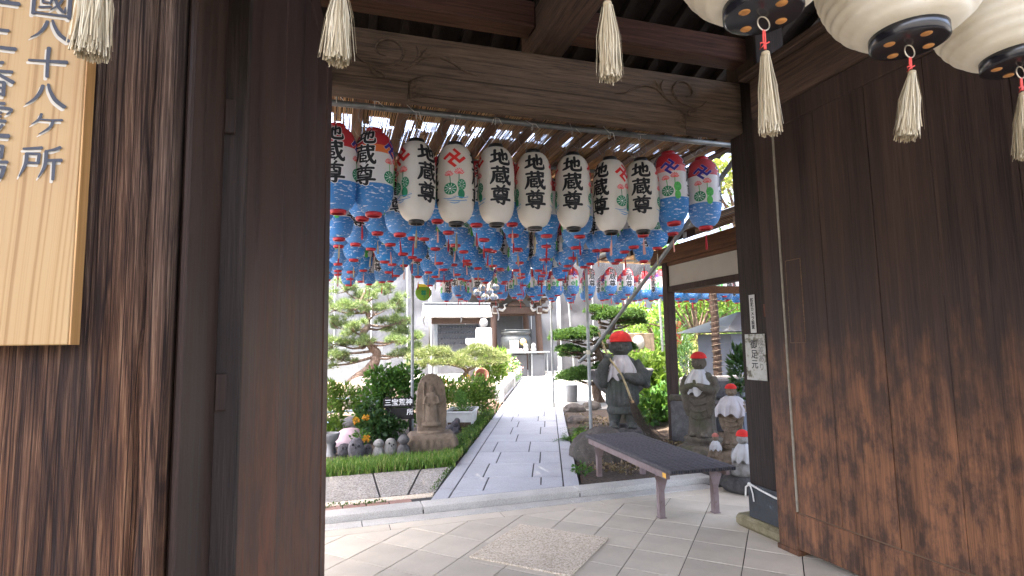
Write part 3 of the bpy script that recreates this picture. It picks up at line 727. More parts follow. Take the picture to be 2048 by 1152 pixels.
# right door leaf, opened square into the court (visible face X = 3.1)
ZT = 3.22
m = MB(); m.box((3.094, 3.278, .012), (3.165, 3.455, ZT), 0, .006); m.box((3.085, 3.268, .0), (3.175, 3.465, .035), 0, .003)
m.box((3.096, 1.47, .045), (3.165, 3.276, .292), 0, .006); m.box((3.096, 1.47, .3), (3.165, 1.745, ZT), 0, .006); m.box((3.098, 1.746, 3.06), (3.165, 3.276, ZT), 0, .006)
dR = m.build('door', 'door_wood', gate, True)
for a, b in ((1.750, 2.149), (2.152, 2.513), (2.519, 2.904), (2.907, 3.262)):
    m = MB(); m.box((3.104, a, .296), (3.15, b, 3.058), 0, .0022); m.build('plank', 'door_wood', dR, True)
m = MB(); m.box((3.096, 3.263, .30), (3.108, 3.276, 3.055), 0, .001); m.build('bead', 'pale_bead', dR, True)
m = MB(); m.box((3.099, 1.75, .293), (3.104, 3.26, .300), 0, .001); m.build('bead', 'canopy_board_wood', dR, True)
m = MB(); m.box((3.0995, 3.098, 1.48), (3.107, 3.225, 2.065), 0, .001); m.build('hatch_panel', 'door_wood', dR, True)
m = MB()
for q in ((3.092, 1.476, 3.0975, 2.069), (3.226, 1.476, 3.2305, 2.069)): m.box((3.101, q[0], q[1]), (3.1045, q[2], q[3]))
m.box((3.101, 3.092, 1.4755), (3.1045, 3.2305, 1.4795)); m.box((3.101, 3.092, 2.0655), (3.1045, 3.2305, 2.0695)); m.build('hatch_edge', 'canopy_board_wood', dR, True)
# left door leaf, not quite fully open
def leafmb(u0, u1, z0, z1, n0, n1, ch=.004):
    m = MB(); m.box((n0, u0, z0), (n1, u1, z1), 0, ch)
    a = math.atan2(.183, 1.80); return m.xf(Matrix.Translation((-.224, 1.505, 0)) @ Matrix.Rotation(-a, 4, 'Z'))
m = leafmb(0, .16, .012, ZT, -.062, 0, .005); k = leafmb(1.63, 1.81, .012, ZT, -.062, 0, .005); m.add(k.v, k.f)
k = leafmb(.161, 1.629, .012, .29, -.06, -.001); m.add(k.v, k.f); k = leafmb(.161, 1.629, 3.06, ZT, -.06, -.001); m.add(k.v, k.f)
dL = m.build('door', 'leaf_wood', gate, True)
for i, (a, b) in enumerate(((.162, .52), (.522, .90), (.902, 1.27), (1.272, 1.628))):
    leafmb(a, b, .294, 3.057, -.05, -.006, .002).build('plank', 'leaf_wood', dL, True)
leafmb(1.811, 1.828, .02, ZT, -.05, -.010, .003).build('edge_strip', 'canopy_board_wood', dL, True)
leafmb(1.829, 1.865, .02, ZT, -.06, -.004, .004).build('astragal', 'leaf_wood', dL, True)
leafmb(1.866, 1.905, 1.56, ZT, -.055, -.008, .004).build('astragal', 'leaf_wood', dL, True)
# unseen plank walls, added to block side light, between the main and rear posts
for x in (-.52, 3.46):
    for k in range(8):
        m = MB(); m.box((x, 1.455 + k * .2545, .03), (x + .03, 1.455 + k * .2545 + .252, 3.23), 0, .003); m.build('added_side_plank', 'roof_wood', gate, True)
# carved tie beam
m = MB(); m.box((-.32, 3.68, 3.30), (3.2, 3.86, 3.637), 0, .012)
prof = []
def cres(x0, x1, z0, z1, y0, y1, m):
    xs = np.concatenate([np.linspace(x0, x0 + .16, 9), np.linspace(x0 + .16, x1 - .16, 18)[1:-1], np.linspace(x1 - .16, x1, 9)])
    vs = []; fs = []
    for x in xs:
        e = min(x - x0, x1 - x); k = math.sqrt(max(0, 1 - (1 - min(e / .16, 1)) ** 2))
        sg = .012 * (1 - ((x - (x0 + x1) / 2) / ((x1 - x0) / 2)) ** 2)
        top = z1 - .10 * (1 - k); a = y1 - (y1 - y0) * (.25 + .75 * k)
        vs += [(x, y1, z0 + sg), (x, a + .02, z0 + sg), (x, a, z0 + .02 + sg), (x, a, top - .016), (x, a + .014, top), (x, y1, top)]
    for i in range(len(xs) - 1):
        for j in range(5): fs.append((i * 6 + j, i * 6 + j + 1, (i + 1) * 6 + j + 1, (i + 1) * 6 + j))
    fs += [tuple(range(6)), tuple(range(len(vs) - 1, len(vs) - 7, -1))]; m.add(vs, fs)
m.box((-.32, 3.685, 3.205), (3.2, 3.855, 3.298), 0, .008)
beam = m.build('tie_beam', 'beam_wood', gate, True)
m = MB(); cres(.44, 2.66, 3.150, 3.345, 3.640, 3.72, m); m.build('moulding', 'beam_wood', beam, True)
m = MB(); m.tube([(.50, 3.637, 3.20), (.62, 3.633, 3.188), (1.55, 3.633, 3.198), (2.48, 3.633, 3.188), (2.60, 3.637, 3.20)], [.004, .009, .010, .009, .004], 6); m.build('bead', 'beam_wood', beam, True)
def scroll(pts, rad, m):
    P = [(np.array((p[0], p[1], 1.0))) for p in pts]; P = smooth_stroke([tuple(p) for p in P], 6)
    n = len(P); m.tube([(p[0], 3.677, p[1]) for p in P], [rad * (.35 + .65 * math.sin(math.pi * min(1, (i + 1) / (n * .55)) * .5)) * (1 - .6 * max(0, i / n - .7) / .3) for i in range(n)], 6, 0, True, True, .55)
def carve(mir):
    f = (lambda x: x) if not mir else (lambda x: 2.95 - x)
    m = MB()
    for pts, r in (
        ([(.10, 3.44), (.14, 3.40), (.22, 3.375), (.31, 3.385), (.38, 3.42), (.415, 3.48), (.395, 3.54), (.335, 3.575), (.27, 3.56), (.235, 3.51), (.25, 3.465), (.30, 3.455)], .012),
        ([(.42, 3.375), (.48, 3.42), (.55, 3.475), (.64, 3.50), (.74, 3.475), (.84, 3.42), (.93, 3.40)], .012),
        ([(.455, 3.40), (.505, 3.45), (.525, 3.505), (.505, 3.555)], .011), ([(.47, 3.40), (.53, 3.46), (.555, 3.515), (.575, 3.55)], .010),
        ([(.20, 3.36), (.22, 3.325), (.27, 3.312), (.285, 3.34)], .010), ([(.23, 3.345), (.27, 3.335), (.30, 3.30)], .009)):
        scroll([(f(x), z) for x, z in pts], r * 1.45, m)
    m.build('carved_scroll', 'beam_wood', beam, True)
carve(False); carve(True)
m = MB(); m.box((-.6, 3.60, 3.785), (1.355, 3.77, 3.985), 0, .010); m.box((1.605, 3.60, 3.785), (3.6, 3.77, 3.985), 0, .010); m.build('purlin', 'red_beam_wood', gate, True)
m = MB(); m.box((1.36, .6, 3.645), (1.60, 3.95, 3.95), 0, .012); m.build('cross_beam', 'beam_wood_y', gate, True)
m = MB(); m.box((3.115, 1.455, 3.235), (3.42, 3.495, 3.56), 0, .010); m.box((3.06, 1.455, 3.565), (3.45, 3.55, 3.62), 0, .006); m.build('side_beam', 'beam_wood_y', gate, True)
m = MB(); m.box((-.62, 1.505, 3.235), (-.24, 3.495, 3.56), 0, .010); m.build('side_beam', 'beam_wood_y', gate, True)
m = MB(); m.box((-1.1, 1.12, 3.50), (4.1, 1.42, 3.92), 0, .015); m.build('lintel', 'beam_wood', gate, True)
m = MB(); m.box((-1.2, .55, 3.96), (4.2, .75, 4.16), 0, .012); m.build('purlin', 'red_beam_wood', gate, True)
# roof: boards on rafters, ridge over the main posts
def roofside(y0, z0, y1, z1):
    L = math.hypot(y1 - y0, z1 - z0); ux, uz = (y1 - y0) / L, (z1 - z0) / L
    for i in range(32):
        x = -3.25 + i * .25; m = MB()
        vs = [(x + a, y, z + h) for y, z in ((y0, z0), (y1, z1)) for a, h in ((-.03, -.085), (.03, -.085), (.03, 0), (-.03, 0))]
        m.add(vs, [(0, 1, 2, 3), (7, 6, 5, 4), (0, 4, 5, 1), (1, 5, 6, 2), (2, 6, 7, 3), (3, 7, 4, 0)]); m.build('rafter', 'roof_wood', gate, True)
    n = int(L / .22)
    for k in range(n):
        a, b = k / n * L, (k + 1) / n * L - .004; m = MB()
        vs = [(x, y0 + ux * s, z0 + uz * s + h) for h in (.002, .024) for s in (a, b) for x in (-3.4, 4.8)]
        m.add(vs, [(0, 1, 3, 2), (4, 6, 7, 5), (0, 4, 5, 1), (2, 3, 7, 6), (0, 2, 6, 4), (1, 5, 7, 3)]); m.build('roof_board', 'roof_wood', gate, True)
    m = MB(); vs = [(x, y0 + ux * s, z0 + uz * s + h) for h in (.03, .14) for s in (-.05, L + .05) for x in (-3.6, 5.0)]
    m.add(vs, [(0, 1, 3, 2), (4, 6, 7, 5), (0, 4, 5, 1), (2, 3, 7, 6), (0, 2, 6, 4), (1, 5, 7, 3)]); return m
rf = roofside(1.7, 5.05, 5.35, 3.715); r2 = roofside(1.7, 5.05, -1.75, 3.80); rf.add(r2.v, r2.f)  # front eave and left end stretched out of view to keep light out
rf.tube([(-3.7, 1.7, 5.2), (5.1, 1.7, 5.2)], .16, 10); rf.build('roof', 'steel_grey', gate, True)

# ---- things on the rear post
p1 = thing('notice_strip', 'narrow white camera notice with black vertical letters on the dark gate post', 'sign', (3.1965, 3.70, 1.56))
m = MB(); m.box((-.004, -.032, 0), (0, .032, .305), 0, .001); m.build('plate', 'plate_white', p1)
text_mesh('lettering', '防\n犯\nカ\nメ\nラ\n設\n置', .036, 'print_black', p1, Matrix.Translation((-.0046, 0, .152)) @ Matrix.Rotation(R(-90), 4, 'Z') @ Matrix.Rotation(R(90), 4, 'X'), .0008, 1.0)
p2 = thing('notice_board', 'flaking white notice board with faded letters below the narrow strip', 'sign', (3.1965, 3.69, 1.185))
m = MB(); m.box((-.008, -.112, 0), (-.001, .112, .365), 0, .002); m.build('board', 'plate_worn', p2)
RV = Matrix.Rotation(R(-90), 4, 'Z') @ Matrix.Rotation(R(90), 4, 'X')
text_mesh('lettering', '段\n差\nあ\nり', .062, 'wire', p2, Matrix.Translation((-.0088, -.062, .20)) @ RV, .0008, 1.05)
text_mesh('lettering', '御\n足\n元', .075, 'print_black', p2, Matrix.Translation((-.0088, .012, .20)) @ RV, .0008, 1.05)
m = MB(); m.box((3.17, 3.50, 1.68), (3.1945, 3.555, 1.78), 0, .004); tag(m.build('rusty_latch_plate', 'rust_bracket'), 'small rusty iron latch plate fixed to the dark gate post', 'latch')

# ---- cypress name board on the left post
sg = thing('wooden_signboard', 'pale cypress temple signboard with carved black characters on the left gate post', 'sign', (-.62, 1.088, 1.512))
m = MB(); m.box((-.33, -.035, 0), (.2185, .0, 1.35), 0, .0015); m.build('board', 'cypress', sg)
m = MB(); m.box((.2190, -.0345, 0), (.2215, -.0005, 1.35), 0, .0006); m.build('edge', 'cypress_edge', sg)
lt = MB()
def place_sign(ch, x, z, w, h):
    fn = lambda gx, gy, lay: (x + .62 + (gx - 50) / 100 * w, -.0355 - lay, z - 1.512 - (gy - 50) / 100 * h)
    fs = lambda gx, gy, lay: (x + .62 + (gx - 50) / 100 * w - .003, -.0353 - lay * .3, z - 1.512 - (gy - 50) / 100 * h - .004)  # pale offset copy of the strokes, drawn as the carved bevel
    draw(lt, fs, GL[ch], 1, 0, 0, 1.0); draw(lt, fn, GL[ch], 0, .0016, 0, 1.0)
for ch, z, h in (('國', 2.076, .056), ('八', 2.026, .044), ('十', 1.970, .054), ('八', 1.915, .048), ('ヶ', 1.866, .038), ('所', 1.803, .056)):
    place_sign(ch, -.4515 + (.004 if ch == 'ヶ' else 0), z, .056 if ch != 'ヶ' else .044, h)
for ch, z, h in (('五', 2.085, .056), ('二', 2.000, .050), ('番', 1.934, .058), ('霊', 1.866, .060), ('場', 1.80, .058)): place_sign(ch, -.523, z, .058, h)
lt.build('lettering', ['ink', 'letter_bevel'], sg)

# ================================================================== LANTERNS
def tassel_mesh(name, length, r0, r1, n, mat, seed, knot=True):
    g = np.random.default_rng(seed); m = MB()
    for i in range(n):
        a = g.uniform(0, 6.283); q = math.sqrt(g.uniform(0, 1)); w = g.uniform(.0006, .0012) * (r1 / .02) ** .5 if n > 100 else g.uniform(.0012, .002)
        L = length * g.uniform(.86, 1.03); q = q * (1.0 if g.random() > .05 or n < 100 else 1.45); x0, y0 = math.cos(a) * r0 * q, math.sin(a) * r0 * q; x1, y1 = math.cos(a) * r1 * q, math.sin(a) * r1 * q
        j = g.normal(0, r1 * .10, 4); b = a + g.uniform(-.8, .8); dx, dy = -math.sin(b) * w, math.cos(b) * w
        pts = [(x0, y0, 0), (x0 * .35 + x1 * .65 + j[0], y0 * .35 + y1 * .65 + j[1], -L * .45), (x1 + j[2], y1 + j[3], -L)]
        vs = []
        for p in pts: vs += [(p[0] + dx, p[1] + dy, p[2]), (p[0] - dx, p[1] - dy, p[2])]
        m.add(vs, [(0, 1, 3, 2), (2, 3, 5, 4)])
    if knot: m.lathe([(r0 * .5, -.004), (r0 * 1.15, 0), (r0 * 1.1, r0), (r0 * .4, r0 * 1.4)], 10)
    return m.mesh(name, mat)

# ---- large lanterns under the front eave of the gate (their bodies mostly above the view)
def big_lantern(x, label, tl, tw, cordl, tilt, up=0):
    T = thing('eave_lantern', label, 'lantern', (x, .95, 2.215 + up), 0, 'large white lanterns under the front eave')
    prof = []; H = .62; nb = 27
    for i in range(nb * 4 + 1):
        u = i / (nb * 4); z = u * H; r = .082 + (.202 - .082) * (1 - abs(2 * u - 1) ** 3.2) ** .62
        prof.append((r + .0062 * (abs(math.sin(math.pi * u * nb)) ** .7 - .6), z + .028))
    m = MB(); m.lathe(prof, 48, 0, (0, 0, 0), lambda th, z, i: 1 + .006 * mnoise.noise((math.cos(th) * 3, math.sin(th) * 3, z * 14)), cap=False); m.build('paper_body', 'paper_cream', T)
    m = MB(); m.lathe([(.0, .0), (.076, 0), (.084, .004), (.084, .034), (.080, .038), (.07, .036), (.0, .03)], 40); rim = m.build('bottom_rim', 'lacquer_black', T)
    for k in range(4):
        m = MB(); a = k * math.pi / 2 + .5 + x * 3; m.lathe([(.0, -.0015), (.011, -.0015), (.0125, .0), (.0125, .002)], 14, 0, (.052 * math.cos(a), .052 * math.sin(a), 0))
        m.build('vent_hole', 'hole_wood', rim)
    m = MB(); m.lathe([(.0, H + .06), (.076, H + .06), (.084, H + .056), (.084, H + .02), (.07, H + .02), (0, H + .025)], 40); m.build('top_rim', 'lacquer_black', T)
    m = MB(); m.tube([(.055 * math.cos(a), 0, H + .06 + .22 * math.sin(a)) for a in np.linspace(0, math.pi, 14)], .004, 6); m.tube([(0, 0, H + .27), (0, 0, H + 1.12)], .004, 5); m.build('hanger', 'wire', T)
    m = MB(); m.tube([(.016 * math.sin(a), .0, -.016 + .016 * math.cos(a)) for a in np.linspace(0, 6.283, 22)], .0016, 6); m.build('ring', 'ring_metal', T)
    m = MB()
    for s in (-1, 1): m.tube([(s * .002, 0, -.031), (s * .0028, .001, -.031 - cordl * .5), (s * .0015, 0, -.031 - cordl)], .0019, 6)
    m.tube([(0, 0, -.04 - cordl * .45), (-.012, 0, -.045 - cordl * .4), (-.014, .0, -.055 - cordl * .5), (-.004, 0, -.045 - cordl * .5), (.012, 0, -.04 - cordl * .38)], .0017, 6)
    m.build('cord', 'cord_red', T)
    tm = link('tassel', tassel_mesh('tassel', tl, .008, tw, 900, 'tassel_cream', int(x * 100) + 77), T, (0, 0, -.036 - cordl - .01)); tm.rotation_euler = (0, tilt, 0)
for a in ((-.352, 'eave lantern whose cream tassel hangs over the wooden signboard', .150, .0225, .075, .03), (.0, 'eave lantern whose wide cream tassel hangs beside the left door edge', .130, .0215, .055, .03),
          (.512, 'eave lantern with pale tassel hanging before the middle of the carved beam', .150, .0205, .042, .0, .045), (.897, 'large white eave lantern with knotted red cord, leftmost of those in view', .175, .021, .045, .0),
          (1.335, 'large ribbed white lantern with black rim, in the middle of three at upper right', .165, .024, .03, .22), (1.735, 'large white lantern cut off by the right edge of the picture', .17, .026, .035, .05)):
    big_lantern(*a)

# ---- paper lanterns of the court
LH, LR = .665, .150
def lprof(z):
    u = min(max((z - .02) / (LH - .04), 0), 1); return .058 + (LR - .058) * (1 - abs(2 * u - 1) ** 3.6) ** .55
def lbody(mat):
    m = MB(); nb = 30; prof = []
    for i in range(nb * 2 + 1):
        z = .02 + (LH - .04) * i / (nb * 2); prof.append((lprof(z) + (.0016 if i % 2 else -.0014), z))
    m.lathe(prof, 36, cap=False); return m.mesh('paper_body', mat)
def wrap(cx, cz, sx, sz, phi0, eps=.0032):
    def fn(gx, gy, lay):
        z = cz - (gy - 50) / 100 * sz; x = cx + (gx - 50) / 100 * sx; r = lprof(z) + eps + lay; ph = phi0 + x / LR
        return (r * math.sin(ph), -r * math.cos(ph), z)
    return fn
# material slots of the printed design
PM = ['print_black', 'print_white', 'print_red', 'print_indigo', 'print_pink', 'print_green', 'print_lime', 'print_blue']
def bars(mb, fn, mi, lay, g=0):
    for q, (a, b) in enumerate((((50, 8), (50, 92)), ((8, 50), (92, 50)), ((50, 8), (8, 8)), ((50, 92), (92, 92)), ((92, 50), (92, 8)), ((8, 50), (8, 92)))):
        a, b = np.array(a, float), np.array(b, float); d = (b - a) / np.linalg.norm(b - a); h = 8 + g; a = a - d * h; b = b + d * h; n = np.array((-d[1], d[0])) * h
        vs = []; K = 8
        for k in range(K + 1):
            p = a + (b - a) * k / K
            for s in (-1, 0, 1): vs.append(p + n * s)
        R2 = lambda p: ((p[0] - 50) * .7071 - (p[1] - 50) * .7071 + 50, ((p[0] - 50) * .7071 + (p[1] - 50) * .7071) * .86 + 50)
        mb.add([fn(*R2(v), lay + q * .00012) for v in vs], [(3 * k + j, 3 * k + j + 1, 3 * k + j + 4, 3 * k + j + 3) for k in range(K) for j in (0, 1)], mi)
def petals(mb, fn, cx, cy, r, mi, lay):
    for k, a in enumerate(np.linspace(-1.25, 1.25, 7)):
        d = np.array((math.sin(a), -math.cos(a))); n = np.array((-d[1], d[0]))
        st = [(cx, cy, 1.0), tuple(np.array((cx, cy)) + d * r * .55 + n * 0) + (r * .44,), tuple(np.array((cx, cy)) + d * r) + (.6,)]
        draw(mb, fn, [st], mi, lay + k * .00015, k=4)
        st2 = [tuple(np.array((cx, cy)) + d * r * .35) + (r * .04,), tuple(np.array((cx, cy)) + d * r * .72) + (r * .09,)]
        draw(mb, fn, [st2], 1, lay + .0012 + k * .0001, k=3)
def lotus(mb, fn, tri):
    g1 = 5; g2 = 6 if tri else 5
    draw(mb, fn, [[(36, 60, 3), (34, 30, 3), (33, 18, 3)], [(66, 92, 3), (64, 60, 3), (65, 14, 3)]], g2, .0, k=4)
    petals(mb, fn, 30, 20, 17, 4, .0006); petals(mb, fn, 66, 14, 19, 4, .0006)
    disc(mb, fn, 34, 62, 23, 19, g1, .0022); disc(mb, fn, 34, 62, 4, 3, 1, .0036, 10)
    for k in range(10):
        a = k * .628; draw(mb, fn, [[(34 + 6 * math.cos(a), 62 + 5 * math.sin(a), 1), (34 + 20 * math.cos(a), 62 + 16 * math.sin(a), 1.8)]], 1, .0034, k=2)
    disc(mb, fn, 74, 48, 15, 17, g2, .0012); disc(mb, fn, 72, 78, 12, 15, g2, .0016)
    for k in range(8):
        a = k * .785; draw(mb, fn, [[(74 + 4 * math.cos(a), 48 + 4 * math.sin(a), 1), (74 + 12 * math.cos(a), 48 + 14 * math.sin(a), 1.5)]], 1 if not tri else 5, .0024, k=2)
    if not tri:
        for yy, x0, x1 in ((90, 6, 52), (97, 22, 92), (86, 50, 98), (104, 30, 66)):
            draw(mb, fn, [[(x0, yy, 1.2), ((x0 + x1) / 2, yy + 3.5, 2.6), (x1, yy, 1.2), (x1 - 9, yy - 3, 1.2)]], 7, .0030, k=4)
def design(tri):
    out = []
    for k in range(2):
        p0 = k * math.pi; mb = MB()
        for i, ch in enumerate('地蔵尊'):
            if tri: cz, s = .585 - i * .155, .158
            else: cz, s = .535 - i * .157, .156
            fn = wrap(0, cz, s * 1.12, s, p0)
            if tri: draw(mb, fn, GL[ch], 1, 0, 3.4, 1.2)
            draw(mb, fn, GL[ch], 0, .0021, 0, 1.2 if tri else 1.36)
        out.append(mb.mesh('lettering', PM)); p1 = p0 + math.pi / 2; mb = MB()
        if tri: bars(mb, wrap(0, .500, .120, .120, p1), 1, 0, 3.5)
        bars(mb, wrap(0, .505 if not tri else .500, .130 if not tri else .120, .130 if not tri else .120, p1), 3 if tri else 2, .0012, 2)
        out.append(mb.mesh('crest', PM)); mb = MB()
        lotus(mb, wrap(0, .285 if not tri else .305, .225, .25, p1), tri); out.append(mb.mesh('lotus_print', PM))
    return out
def rim_mesh(name, z0, z1, r, mat):
    m = MB(); m.lathe([(r - .012, z0), (r, z0), (r + .003, (z0 + z1) / 2), (r, z1), (r - .012, z1)], 24, cap=False)
    return m.mesh(name, mat)
ME = {'white': lbody('paper_white'), 'tri': lbody('paper_tricolour'), 'orange': lbody('paper_orange_band'), 'pink': lbody('paper_pink_band')}
DE = {True: design(True), False: design(False)}
def joined(mes):
    b_ = bmesh.new(); [b_.from_mesh(q) for q in mes]; me = bpy.data.meshes.new('printed_design'); b_.to_mesh(me); b_.free()
    for q in PM: me.materials.append(M[q])
    return me
DF = joined(DE[True])
RM = {k: (rim_mesh('bottom_rim', -.006, .030, .060, k), rim_mesh('top_rim', LH - .03, LH + .008, .060, k)) for k in ('rim_black', 'rim_red')}
TS = {k: tassel_mesh('tassel', .135, .004, .0105, 46, k, 5 + i) for i, k in enumerate(('tassel_cream', 'tassel_red', 'tassel_pink'))}
def hanger_mesh(h, seed):
    g = random.Random(seed); m = MB(); z = LH
    m.tube([(.056 * math.cos(a), .056 * math.sin(a) * .3, z + .010 + .085 * math.sin(a)) for a in np.linspace(0, math.pi, 10)], .0022, 5)
    m.tube([(0, .01, z + .095), (g.uniform(-.01, .01), 0, z + h * .6), (0, 0, z + h + .01)], .0016, 5)
    if h > .1:
        a0 = g.uniform(.06, .11); m.tube([(-.02 + a0 * math.sin(t) * 1.0, .02, z + h - .10 - .12 * math.cos(t) * .8) for t in np.linspace(.3, 5.9, 16)], .0024, 5)
    return m.mesh('hanger', 'wire')
HG = [hanger_mesh(.215, i) for i in range(4)]; HB = [hanger_mesh(.35, 10 + i) for i in range(4)]
def tie_mesh(seed):
    g = random.Random(seed); m = MB(); z = LH + .21
    for s in (-1, 1): m.tube([(0, -.026, z + .02), (s * .02, -.036, z + .015), (s * g.uniform(.03, .08), -.04, z + g.uniform(-.06, .07))], [.0042, .0034, .0024], 5)
    m.tube([(.003 * math.cos(a), .026 * math.cos(a), z + .026 * math.sin(a)) for a in np.linspace(0, 6.283, 12)], .0026, 5)
    return m.mesh('tie_string', 'tie_string')
TI = [tie_mesh(i) for i in range(5)]
def lantern(name, x, y, z, kind, rz, tas, label, group=None, front=False, i=0, far=False):
    T = thing(name, label, 'lantern', (x, y, z), rz, group); tri = kind != 'white'
    link('paper_body', ME[kind], T)
    if far: link('printed_design', DF, T)['kind'] = 'stuff'
    else:
        for q in DE[tri]: link(q.name.split('.')[0], q, T)
    T.rotation_euler = (random.gauss(0, .022), random.gauss(0, .022), rz); k_ = random.uniform(.83, .875) if not front else 1; T.scale = (k_, k_, k_)
    b, t = RM['rim_red' if tri else 'rim_black']; link('bottom_rim', b, T); link('top_rim', t, T)
    link('hanger', (HG if front else HB)[i % 4], T, rz=-rz)
    if front: link('tie_string', TI[i % 5], T, rz=-rz)
    if tas: q = link('tassel', TS[tas], T, (0, 0, -.05 - .03 * random.random())); q.rotation_euler = (random.uniform(-.05, .05), random.uniform(-.05, .05), random.uniform(0, 6))
    if tas:
        m = MB(); m.tube([(0, 0, .0), (0, 0, -.05)], .0014, 4); link('tassel_cord', m.mesh('tassel_cord', 'cord_red' if tas != 'tassel_cream' else 'wire'), T)
    return T
D = R
front = [(.005, 2.50, 'tri', -14, None, 'red white and blue lantern half hidden behind the left door edge'),
 (.265, 2.495, 'orange', -32, None, 'tricolour lantern with an orange band, second from the left door'),
 (.590, 2.45, 'white', 28, 'tassel_cream', 'white lantern with red crest left and lettering right, leftmost white one of the front row'),
 (.905, 2.453, 'white', -104, 'tassel_cream', 'white lantern showing its red crest and lotus in the middle, lettering at its left'),
 (1.240, 2.462, 'white', -2, None, 'white lantern lettered right of centre, third white one from the left'),
 (1.570, 2.445, 'white', -16, 'tassel_cream', 'white lantern lettered squarely to the front, fourth white one from the left'),
 (1.920, 2.458, 'white', -26, None, 'white lantern lettered to the front, fifth white one from the left'),
 (2.275, 2.445, 'white', -66, 'tassel_pink', 'white lantern with lettering left and red crest right, sixth white one'),
 (2.590, 2.465, 'white', -32, 'tassel_pink', 'rightmost white lantern of the front row'),
 (2.910, 2.556, 'pink', -122, None, 'tricolour lantern with a pink band and blue crest beside the last white one'),
 (3.245, 2.530, 'tri', -126, 'tassel_red', 'red topped lantern with blue crest at the right end of the front row')]
for i, (x, z, k, a, tas, lab) in enumerate(front):
    va = -math.degrees(math.atan2(x, 4.3))          # the viewer's bearing from the lantern
    lantern('paper_lantern', x, 4.3, z, k, R(a), tas, lab, 'lanterns of the front row', True, i)
rowsY = [4.74, 5.18, 5.64, 6.10, 6.56, 7.02, 7.48, 7.94, 8.40, 8.86, 9.32]
cnt = 0
ORD = ['first', 'second', 'third', 'fourth', 'fifth', 'sixth', 'seventh', 'eighth', 'ninth', 'tenth', 'eleventh', 'twelfth', 'thirteenth', 'fourteenth'] + ['%dth' % q for q in range(15, 40)]
for j, y in enumerate(rowsY):
    x = .19 + (.16 if j % 2 else 0) - .33; kc = 0
    while x < 3.75:
        if random.random() > .07 and not (y > 7 and abs(x - 3.53) < .2) and not (abs(y - 9.1) < .3 and abs(x - 1.18) < .19):
            z = 2.50 + random.uniform(-.06, .07) + .004 * j
            tas = random.choice(['tassel_red', 'tassel_red', 'tassel_cream', None, 'tassel_pink'])
            lantern('paper_lantern', x, y + random.uniform(-.06, .06), z, 'tri', random.choice([0, math.pi / 2, math.pi, -math.pi / 2]) + random.uniform(-.5, .5) - .2, tas, 'tricolour lantern in the %s row from the gate, %s from the left' % (ORD[j + 1], ORD[kc]), 'packed lanterns behind the front row', False, cnt); cnt += 1; kc += 1
        x += random.uniform(.315, .345)
for j, y in enumerate((10.3, 10.9, 11.5)):
    x = 2.2 + .17 * (j % 2); kc = 0
    while x < 10.2:
        tas = random.choice(['tassel_red', 'tassel_red', 'tassel_cream', None])
        lantern('paper_lantern', x, y + random.uniform(-.06, .06), 2.44 + random.uniform(-.05, .04), 'tri', random.uniform(0, 6.28), tas, 'far tricolour lantern past the shelter, %s far row, %s from the left' % (ORD[j], ORD[kc]), 'far lanterns past the shelter', False, cnt, True); cnt += 1; kc += 1
        x += random.uniform(.36, .44)

# ---- the pipe frame and reed roof that carry them
def pipe(pts, r, label, clamps=()):
    m = MB(); m.tube(pts, r, 12); T = thing('steel_pipe', label, 'pipe', pts[0]); m.build('tube', 'pipe', T, True)
    for c in clamps:
        m = MB(); m.tube([(c[0], c[1], c[2] - .03), (c[0], c[1], c[2] + .03)], r + .012, 10); m.box((c[0] - r - .05, c[1] - .02, c[2] - .018), (c[0] + r + .05, c[1] + .02, c[2] + .018), 0, .004); m.build('clamp', 'clamp', T, True)
pipe([(-2.7, 4.3, 3.352), (3.72, 4.3, 3.357)], .0245, 'horizontal steel pipe carrying the front row of lanterns')
pipe([(3.528, 7.5, .02), (3.528, 7.5, 3.36)], .0245, 'upright steel pole beside the broom statue', [(3.528, 7.5, 1.37)])
pipe([(1.178, 9.10, .06), (1.19, 9.10, 3.36)], .0245, 'upright steel pole behind the stone stele')
pipe([(4.80, 12.15, .04), (4.78, 12.15, 3.36)], .0245, 'upright steel pole at the right edge of the path')
pipe([(6.45, 14.6, .04), (6.25, 14.6, 3.36)], .0245, 'leaning steel pole beyond the path edge')
pipe([(8.05, 12.6, .04), (7.95, 12.6, 3.36)], .03, 'steel pole behind the broom statue near the far tarpaulin')
pipe([(3.50, 7.78, 1.22), (3.575, 7.45, 1.40), (3.64, 4.16, 3.33)], .0245, 'slanting steel brace rising from the pole to the lantern frame')
for k, y in enumerate((5.42, 6.68, 7.93, 9.18)):
    pipe([(-2.7, y, 3.378), (3.9, y, 3.378)], .02, ['second', 'third', 'fourth', 'fifth'][k] + ' cross pipe above the packed lanterns, counted from the gate')
pipe([(1.5, 10.9, 3.30), (10.6, 10.9, 3.30)], .02, 'long cross pipe above the far rows of lanterns')
